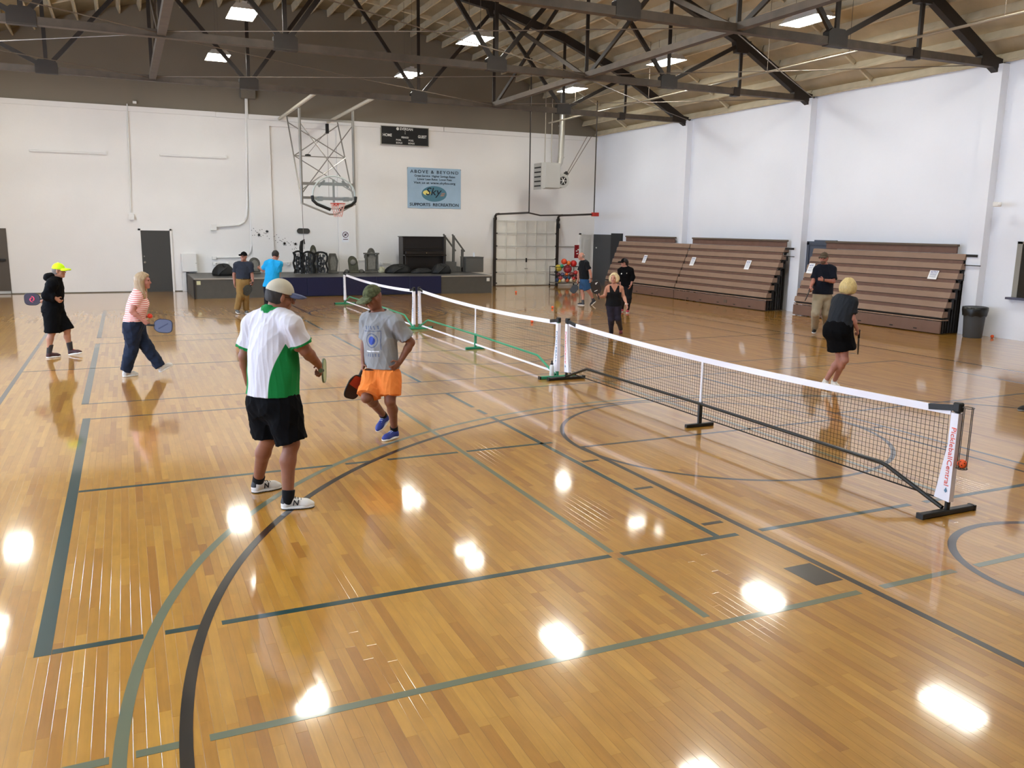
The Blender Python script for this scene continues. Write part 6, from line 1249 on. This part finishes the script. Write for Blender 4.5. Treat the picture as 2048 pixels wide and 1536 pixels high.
# 4 woman in pink stripes
def stripes_mat():
    m = mat('pink_striped_jersey', 'E08A84', .85); nt = m.node_tree; N = nt.nodes; L = nt.links; b = N['Principled BSDF']; g = N.new('ShaderNodeTexCoord'); sx = N.new('ShaderNodeSeparateXYZ'); L.new(g.outputs['Object'], sx.inputs[0])
    mm = N.new('ShaderNodeMath'); mm.operation = 'SINE'; m2 = N.new('ShaderNodeMath'); m2.operation = 'MULTIPLY'; m2.inputs[1].default_value = 2 * math.pi / .030; L.new(sx.outputs['Z'], m2.inputs[0]); L.new(m2.outputs[0], mm.inputs[0])
    rp = N.new('ShaderNodeValToRGB'); rp.color_ramp.elements[0].position = .35; rp.color_ramp.elements[0].color = (*lin('D77F7A'), 1); rp.color_ramp.elements[1].position = .65; rp.color_ramp.elements[1].color = (*lin('F0DCD8'), 1)
    mr = N.new('ShaderNodeMapRange'); mr.inputs['From Min'].default_value = -1; L.new(mm.outputs[0], mr.inputs['Value']); L.new(mr.outputs[0], rp.inputs[0]); L.new(rp.outputs[0], b.inputs['Base Color']); return m
M_HAIRB = hair_mat('ash_blonde_hair', '9A8264'); M_JEAN = cloth('dark_denim', '1E2638', .85, .12)
g4 = person('woman with long blonde hair in pink striped tee and dark jeans walking right', (282, 751),
    dict(head=(287, 561, 0), neck=(279, 583, 0), shL=(277, 595, .15), shR=(274, 595, -.15), elL=(268, 626, .17), wrL=(288, 633, .09), haL=(298, 635, .04), elR=(264, 623, -.19), wrR=(286, 641, -.13), haR=(297, 650, -.10), hipL=(269, 652, .085), hipR=(266, 652, -.085), knL=(294, 694, .08), knR=(263, 700, -.08)), (1, .12, -.02),
    dict(skin='B0786A', fem=True, s=.94, fat=1.12, arm=.95, footL=((316, 747, .02), (349, 729, .13)), footR=((241, 755, 0), (280, 750, 0)), gripR=(1.2, (0, 1, 0)), gripL=(.9, (0, 0, 1)), thR=1,
    shirt=dict(m=stripes_mat(), hem=642, sleeve=.5, sr=.072, g=.014, name='striped_tee', w=1.0), bottom=dict(type='pants', m=M_JEAN, r=(.105, .080), r3=.074, g=.012, name='jeans', amp=.008), shoe=(mat('pale_grey_shoe', 'C8C4BE', .6), M_SOLEW), hair=('long', M_HAIRB), seed=11))
paddle('slate blue paddle held out flat by the woman in pink stripes', DEP(300, 650, g4['d0'] - .10), RGT * 1.0 - UPV * .06, -FWD * 1.0 + UPV * .1, mat('slate_blue_face', '474C66', .45), mat('navy_edge', '23283C', .45), M_GRIP, lambda b, bc, x, a, n: obj('blue_stroke', MB().prism([bc + n * .0068 + a * .07 - x * .05, bc + n * .0068 + a * .08 - x * .035, bc + n * .0068 - a * .06 + x * .055, bc + n * .0068 - a * .075 + x * .04], n * .0006), mat('navy_print2', '20264A', .4), b))
pickleball(DEP(300, 632, g4['d0'] + .03), 'orange ball held in the hand of the woman in pink stripes', mat('red_orange_ball', 'E03A22', .45))
# 5 man in navy polo
g5 = person('man in dark polo, khaki trousers and black cap near the stage, facing camera', (483, 627),
    dict(head=(487.5, 513, 0), neck=(487.5, 525, .02), shL=(501, 530, .0), shR=(473, 530, .0), elL=(504, 549, .02), wrL=(506, 563, -.06), haL=(504, 570, -.10), elR=(468, 549, .03), wrR=(469, 567, -.04), haR=(470, 574, -.08), hipL=(493, 564, .02), hipR=(481, 564, .0), knL=(491, 594, .0), knR=(480, 593, -.14)), (-.08, -1, .22),
    dict(skin='9A6A58', s=.94, fat=1.05, footL=((489, 624, 0), (498, 630, 0)), footR=((471, 622, .06), (480, 630, 0)), gripL=(1.2, (-.5, .2, 0)),
    shirt=dict(m=cloth('charcoal_navy_polo', '2A2E38'), hem=558, sleeve=.72, sr=.074, name='polo_shirt'), bottom=dict(type='pants', m=cloth('khaki_twill', '85683C', .85), r=(.10, .082), r3=.072, waist=556), shoe=(mat('grey_suede', '5A5A58', .7), M_SOLEW), cap=(M_BLACKC, M_BLACKC), seed=13))
collar(g5, cloth('charcoal_navy_polo', '2A2E38'), .068)
obj('belt', MB().tube([DEP(478 + 17 * k / 4, 557.5, g5['d0'] - .135 * math.sin(math.pi * (k + .5) / 5) - .02) for k in range(5)], .018, 6), M_SHOEB, g5['t'])
paddle('dark patterned paddle held by the man in navy polo', DEP(503, 568, g5['d0'] - .10), -RGT * .62 - UPV * .85, -FWD * 1 + RGT * .3, mat('black_olive_face', '2E2C22', .5, var=.5, scale=30), M_PEDGE, M_GRIP)
# 6 man in turquoise tee, back turned
g6 = person('man in turquoise tee by the stage with his back to the camera', (542, 628),
    dict(head=(551.5, 510, 0), neck=(547.5, 522, 0), shL=(535, 527, .02), shR=(559, 528, -.06), elL=(526, 541, .12), wrL=(519, 536, .30), haL=(515, 535, .38), elR=(557, 547, .0), wrR=(555, 563, .10), haR=(554, 571, .12), hipL=(536, 572, .0), hipR=(548, 572, 0), knL=(536, 598, .02), knR=(548, 598, .0)), (.25, .95, 0),
    dict(skin='B07A68', s=.97, footL=((533, 623, 0), (535, 618, 0)), footR=((549, 626, 0), (552, 621, 0)),
    shirt=dict(m=cloth('turquoise_jersey', '1E96CC'), hem=573, sleeve=.74, sr=.078, name='t_shirt', g=.02, amp=.008, w=1.05), bottom=dict(type='pants', m=cloth('navy_black_trousers', '14161E'), r=(.10, .08), r3=.07), shoe=(M_SHOEB, M_SOLEW), hair=('short', mat('dark_brown_hair', '1E1815', .7)), seed=17))
# 7 bald man in dark tee
g7 = person('bald man in black tee and blue shorts walking left past the ball rack', (1172, 610),
    dict(head=(1162.5, 512, 0), neck=(1167, 522, 0), shL=(1173, 527, -.14), shR=(1163, 527, .15), elL=(1180, 542, -.20), wrL=(1183, 557, -.20), haL=(1181, 564, -.20), elR=(1158, 544, .20), wrR=(1156, 561, .10), haR=(1154, 568, .06), hipL=(1170, 565, -.08), hipR=(1168, 565, .08), knL=(1178, 583, -.08), knR=(1164, 583, .08)), (-.95, -.2, .0),
    dict(skin='B57F6C', s=.92, footL=((1190, 604, .09), (1183, 610, 0)), footR=((1170, 611, 0), (1154, 610, 0)), gripR=(1.2, (.6, -.5, 0)),
    shirt=dict(m=cloth('black_tee_jersey', '15171B'), hem=558, sleeve=.75, sr=.076, name='t_shirt', g=.02), bottom=dict(type='shorts', m=cloth('steel_blue_shorts', '2C4D72'), frac=.72, r=(.112, .112)), sock=(cloth('grey_sock', '4A4C50'), .08), shoe=(mat('charcoal_mesh', '23242A', .6), M_SOLEW), hair=('fringe', mat('white_fringe_hair', 'A89A90', .8)), seed=19))
obj('wrist_watch', MB().tube([g7['W']['wrL'] + np.array([.034 * math.cos(a), .034 * math.sin(a), .0]) for a in np.linspace(0, 6.283, 13)], .012, 6), M_SHOEB, g7['t'])
paddle('black paddle held low by the bald man in blue shorts', DEP(1156, 567, g7['d0'] + .06), -RGT * .55 - UPV * .82, -FWD * .9 - RGT * .4, M_PDARK, M_PEDGE, M_GRIP)
# 8 woman in black jacket and cap
g8 = person('woman in black zip jacket, cap and leggings standing before the bleachers', (1250, 627),
    dict(head=(1248, 525, 0), neck=(1250.5, 535.5, 0), shL=(1262, 541, -.06), shR=(1241, 541, .06), elL=(1266, 555, -.08), wrL=(1262, 570, -.14), haL=(1259, 577, -.18), elR=(1240, 556, .06), wrR=(1242, 570, .0), haR=(1243, 577, -.02), hipL=(1258, 575, -.04), hipR=(1249, 575, .05), knL=(1258.5, 596, -.08), knR=(1247, 597, .06)), (-.88, -.45, 0),
    dict(skin='A87868', fem=True, s=.88, footL=((1258, 622, 0), (1252, 629, 0)), footR=((1246, 621, 0), (1241, 626, 0)),
    shirt=dict(m=M_BLACKC, hem=572, sleeve=1.5, sr=.070, g=.018, name='zip_jacket'), bottom=dict(type='pants', m=cloth('black_leggings', '121216'), r=(.09, .062), r3=.046, g=.01, name='leggings', amp=.002), shoe=(mat('coral_red_shoe', 'B03A48', .6), M_SOLEW), hair=('pony', mat('dark_brown_long_hair', '1E1614', .7)), cap=(M_BLACKC, M_BLACKC), seed=23))
for a_, w_ in ((-.075, .018), (.075, .03)): p = g8['N'] + (g8['P'] - g8['N']) * .26 + g8['f'] * .155 + g8['r'] * a_; obj('jacket_badge', MB().add([p - g8['f'] * .012 + g8['r'] * w_ * .5 * math.cos(k * .7854) + UPV * w_ * .65 * math.sin(k * .7854) for k in range(8)] + [p + g8['f'] * .004 + g8['r'] * w_ * .5 * math.cos(k * .7854) + UPV * w_ * .65 * math.sin(k * .7854) for k in range(8)], [tuple(range(8, 16))] + [(k, (k + 1) % 8, 8 + (k + 1) % 8, 8 + k) for k in range(8)]), M_WHP, g8['t'])
# 9 blonde woman in black tank top
def cls_tank(C, q):
    d = C - q['N']; a = np.abs(d @ q['r']); b = d @ q['f']; v = d @ q['up']
    m = np.minimum(.070 + .55 * np.minimum(v, 0) - a, b + .02); m = np.maximum(m, np.minimum(a - .105, v + .13)); return np.maximum(m, v - .012)
g9 = person('blonde woman in black tank top and dark leggings raising a paddle behind the net', (1232, 676),
    dict(head=(1228, 556, 0), neck=(1228, 572, .02), shL=(1241, 577, .0), shR=(1216, 577, .0), elL=(1248, 594, -.02), wrL=(1253, 608, -.16), haL=(1255, 615, -.2), elR=(1208, 593, -.02), wrR=(1199, 594, -.2), haR=(1195, 590, -.26), hipL=(1234, 612, .0), hipR=(1221, 612, .0), knL=(1236, 637, -.08), knR=(1222, 639, -.06)), (-.4, -.92, 0),
    dict(skin='B5826C', fem=True, s=.86, arm=.95, footL=((1240, 662, .02), (1243, 671, 0)), footR=((1225, 671, 0), (1218, 679, 0)), gripR=(1.2, (.5, .7, .2)),
    shirt=dict(m=two_tone('black_tank_jersey', '101012', 'B5826C'), cls=cls_tank, mask=True, hem=612, sleeve=0, tank=True, g=.014, name='tank_top', amp=.004), bottom=dict(type='pants', m=cloth('charcoal_leggings', '26222C', .85, .25), r=(.092, .066), r3=.050, g=.01, name='leggings', amp=.002), shoe=(mat('dark_red_shoe', '6E2226', .6), mat('dark_red_sole', '5A1A1E', .6)), hair=('bob', hair_mat('pale_blonde_hair', 'C9B48A')), seed=29))
obj('bracelet', MB().tube([g9['W']['wrL'] + np.array([.032 * math.cos(a), .032 * math.sin(a), .0]) for a in np.linspace(0, 6.283, 13)], .007, 5), M_COND, g9['t'])
def white_marks(b, bc, x, a, n):
    for k, (u, v, w_) in enumerate(((.03, .075, .06), (.02, .055, .035), (-.02, -.085, .07))): obj('white_mark', MB().prism([bc + n * .0068 + x * (u - w_ / 2) + a * v, bc + n * .0068 + x * (u + w_ / 2) + a * (v + .012), bc + n * .0068 + x * (u + w_ / 2) + a * (v + .024), bc + n * .0068 + x * (u - w_ / 2) + a * (v + .010)], n * .0006), M_WHP, b)
paddle('black paddle with white marks raised by the woman in tank top', DEP(1196.5, 592.5, g9['d0'] - .25), -RGT * .28 + UPV * .95 - FWD * .05, -FWD * 1 - RGT * .1, mat('brown_black_face', '221A17', .45), M_PEDGE, M_GRIP, white_marks)
# 10 man in navy tee
g10 = person('tall man in navy tee, stone trousers and brown cap standing by the bleachers', (1636, 671),
    dict(head=(1648, 516.5, 0), neck=(1649, 531, .02), shL=(1665, 539, -.02), shR=(1634, 539, .03), elL=(1667, 563, -.14), wrL=(1647, 560, -.33), haL=(1638, 558, -.36), elR=(1627, 561, .0), wrR=(1621, 574, -.10), haR=(1619, 581, -.14), hipL=(1653, 592, .02), hipR=(1637, 592, .0), knL=(1652, 627, .04), knR=(1631, 626, -.10)), (-.55, -.82, 0),
    dict(skin='A87060', s=1.0, fat=1.18, wid=1.08, footL=((1652, 660, 0), (1650, 667, 0)), footR=((1630, 660, .05), (1626, 670, .0)), gripR=(1.2, (.6, .3, 0)), gripL=(1.0, (0, .9, 0)),
    shirt=dict(m=cloth('navy_tee_jersey', '10141F'), hem=588, sleeve=.78, sr=.082, name='t_shirt', g=.02, w=1.04), bottom=dict(type='pants', m=cloth('stone_twill', '9A8E78', .85), r=(.104, .078), r3=.070, amp=.006), shoe=(M_SHOEB, M_SOLEW), hair=('fringe', mat('brown_hair2', '4A3A2E', .8)), cap=(cloth('brown_cap', '4E4234'), cloth('brown_brim', '4E4234')), seed=31))
Fb_ = Field().ell(g10['c'] + g10['hf'] * .055 - g10['hu'] * .085, (.058, .05, .045), (g10['hr'], g10['hf'], g10['hu']), .02); mesh_obj('beard', Fb_.mesh(.009, [(g10['c'] - g10['hu'] * .055, g10['hu'])]), mat('brown_beard', '5A4232', .8), g10['t'])
obj('wrist_band', MB().tube([g10['W']['wrL'] + (RGT * .0 + FWD * .034 * math.cos(a) + UPV * .034 * math.sin(a)) for a in np.linspace(0, 6.283, 13)], .012, 6), M_SHOEB, g10['t'])
paddle('paddle seen edge-on in the hand of the man in navy tee', DEP(1619.5, 578, g10['d0'] - .13), -RGT * .40 - UPV * .6 - FWD * .6, edge_on(-RGT * .40 - UPV * .6 - FWD * .6, .08, 1616, 582), mat('brown_face', '3A2A22', .5), M_PEDGE, M_GRIP)
# 11 blonde woman in black skirt
g11 = person('blonde woman in black top and black skirt, back turned, beyond the near net', (1662, 783),
    dict(head=(1698, 573, 0), neck=(1690, 595, 0), shL=(1675, 603, .09), shR=(1704, 604, -.09), elL=(1667, 634, .16), wrL=(1674, 655, .30), haL=(1680, 664, .36), elR=(1705, 637, -.12), wrR=(1714, 658, -.06), haR=(1718, 670, -.02), hipL=(1668, 659, .05), hipR=(1685, 660, -.05), knL=(1680, 718, .08), knR=(1690, 720, -.04)), (.80, .58, 0),
    dict(skin='B07C6C', fem=True, s=.95, leg=.95, arm=.95, fat=1.1, footL=((1645, 770, .04), (1660, 784, 0)), footR=((1662, 771, .0), (1680, 780, 0)), gripR=(1.2, (-.6, .3, 0)),
    shirt=dict(m=cloth('charcoal_top', '26292E'), hem=652, sleeve=.66, sr=.072, name='top', g=.018, neck=.0), bottom=dict(type='skirt', m=M_BLACKC, hem=698, hemtilt=-.24, g=.034, name='skirt', waist=640), shoe=(M_SHOEW, M_SOLEW), hair=('bob', hair_mat('golden_blonde_hair', 'C2AA72')), seed=37, sock=(cloth('white_sock', 'D8D6D2'), .03)))
paddle('black paddle seen edge-on in the hand of the woman in black skirt', DEP(1718, 668, g11['d0'] - .02), RGT * .20 - UPV * .80 + FWD * .45, edge_on(RGT * .20 - UPV * .80 + FWD * .45, .06, 1722, 690), M_PDARK, M_PEDGE, M_GRIP)
# 12 player mostly outside the right edge, one dark shoe in view
g12 = person('player at the right edge of the picture, only a dark shoe showing', (2072, 822),
    dict(head=(2085, 578, 0), neck=(2085, 606, 0), shL=(2095, 622, .15), shR=(2095, 622, -.15), elL=(2098, 662, .2), wrL=(2085, 695, .15), haL=(2078, 708, .12), elR=(2098, 662, -.2), wrR=(2085, 695, -.18), haR=(2078, 708, -.18), hipL=(2090, 694, .08), hipR=(2090, 694, -.08), knL=(2096, 752, .08), knR=(2084, 754, -.08)), (-1, .1, 0),
    dict(skin='A87060', s=.96, footL=((2120, 806, 0), (2085, 806, 0)), footR=((2074, 822, 0), (2033, 822, 0)),
    shirt=dict(m=cloth('grey_tee_plain', '55565A'), hem=690, name='t_shirt'), bottom=dict(type='pants', m=M_BLACKC, r=(.10, .08), r3=.07), shoe=(M_SHOEB, mat('grey_sole', '8A8884', .6)), hair=('short', mat('dark_brown_hair', '1E1815', .7)), seed=41))
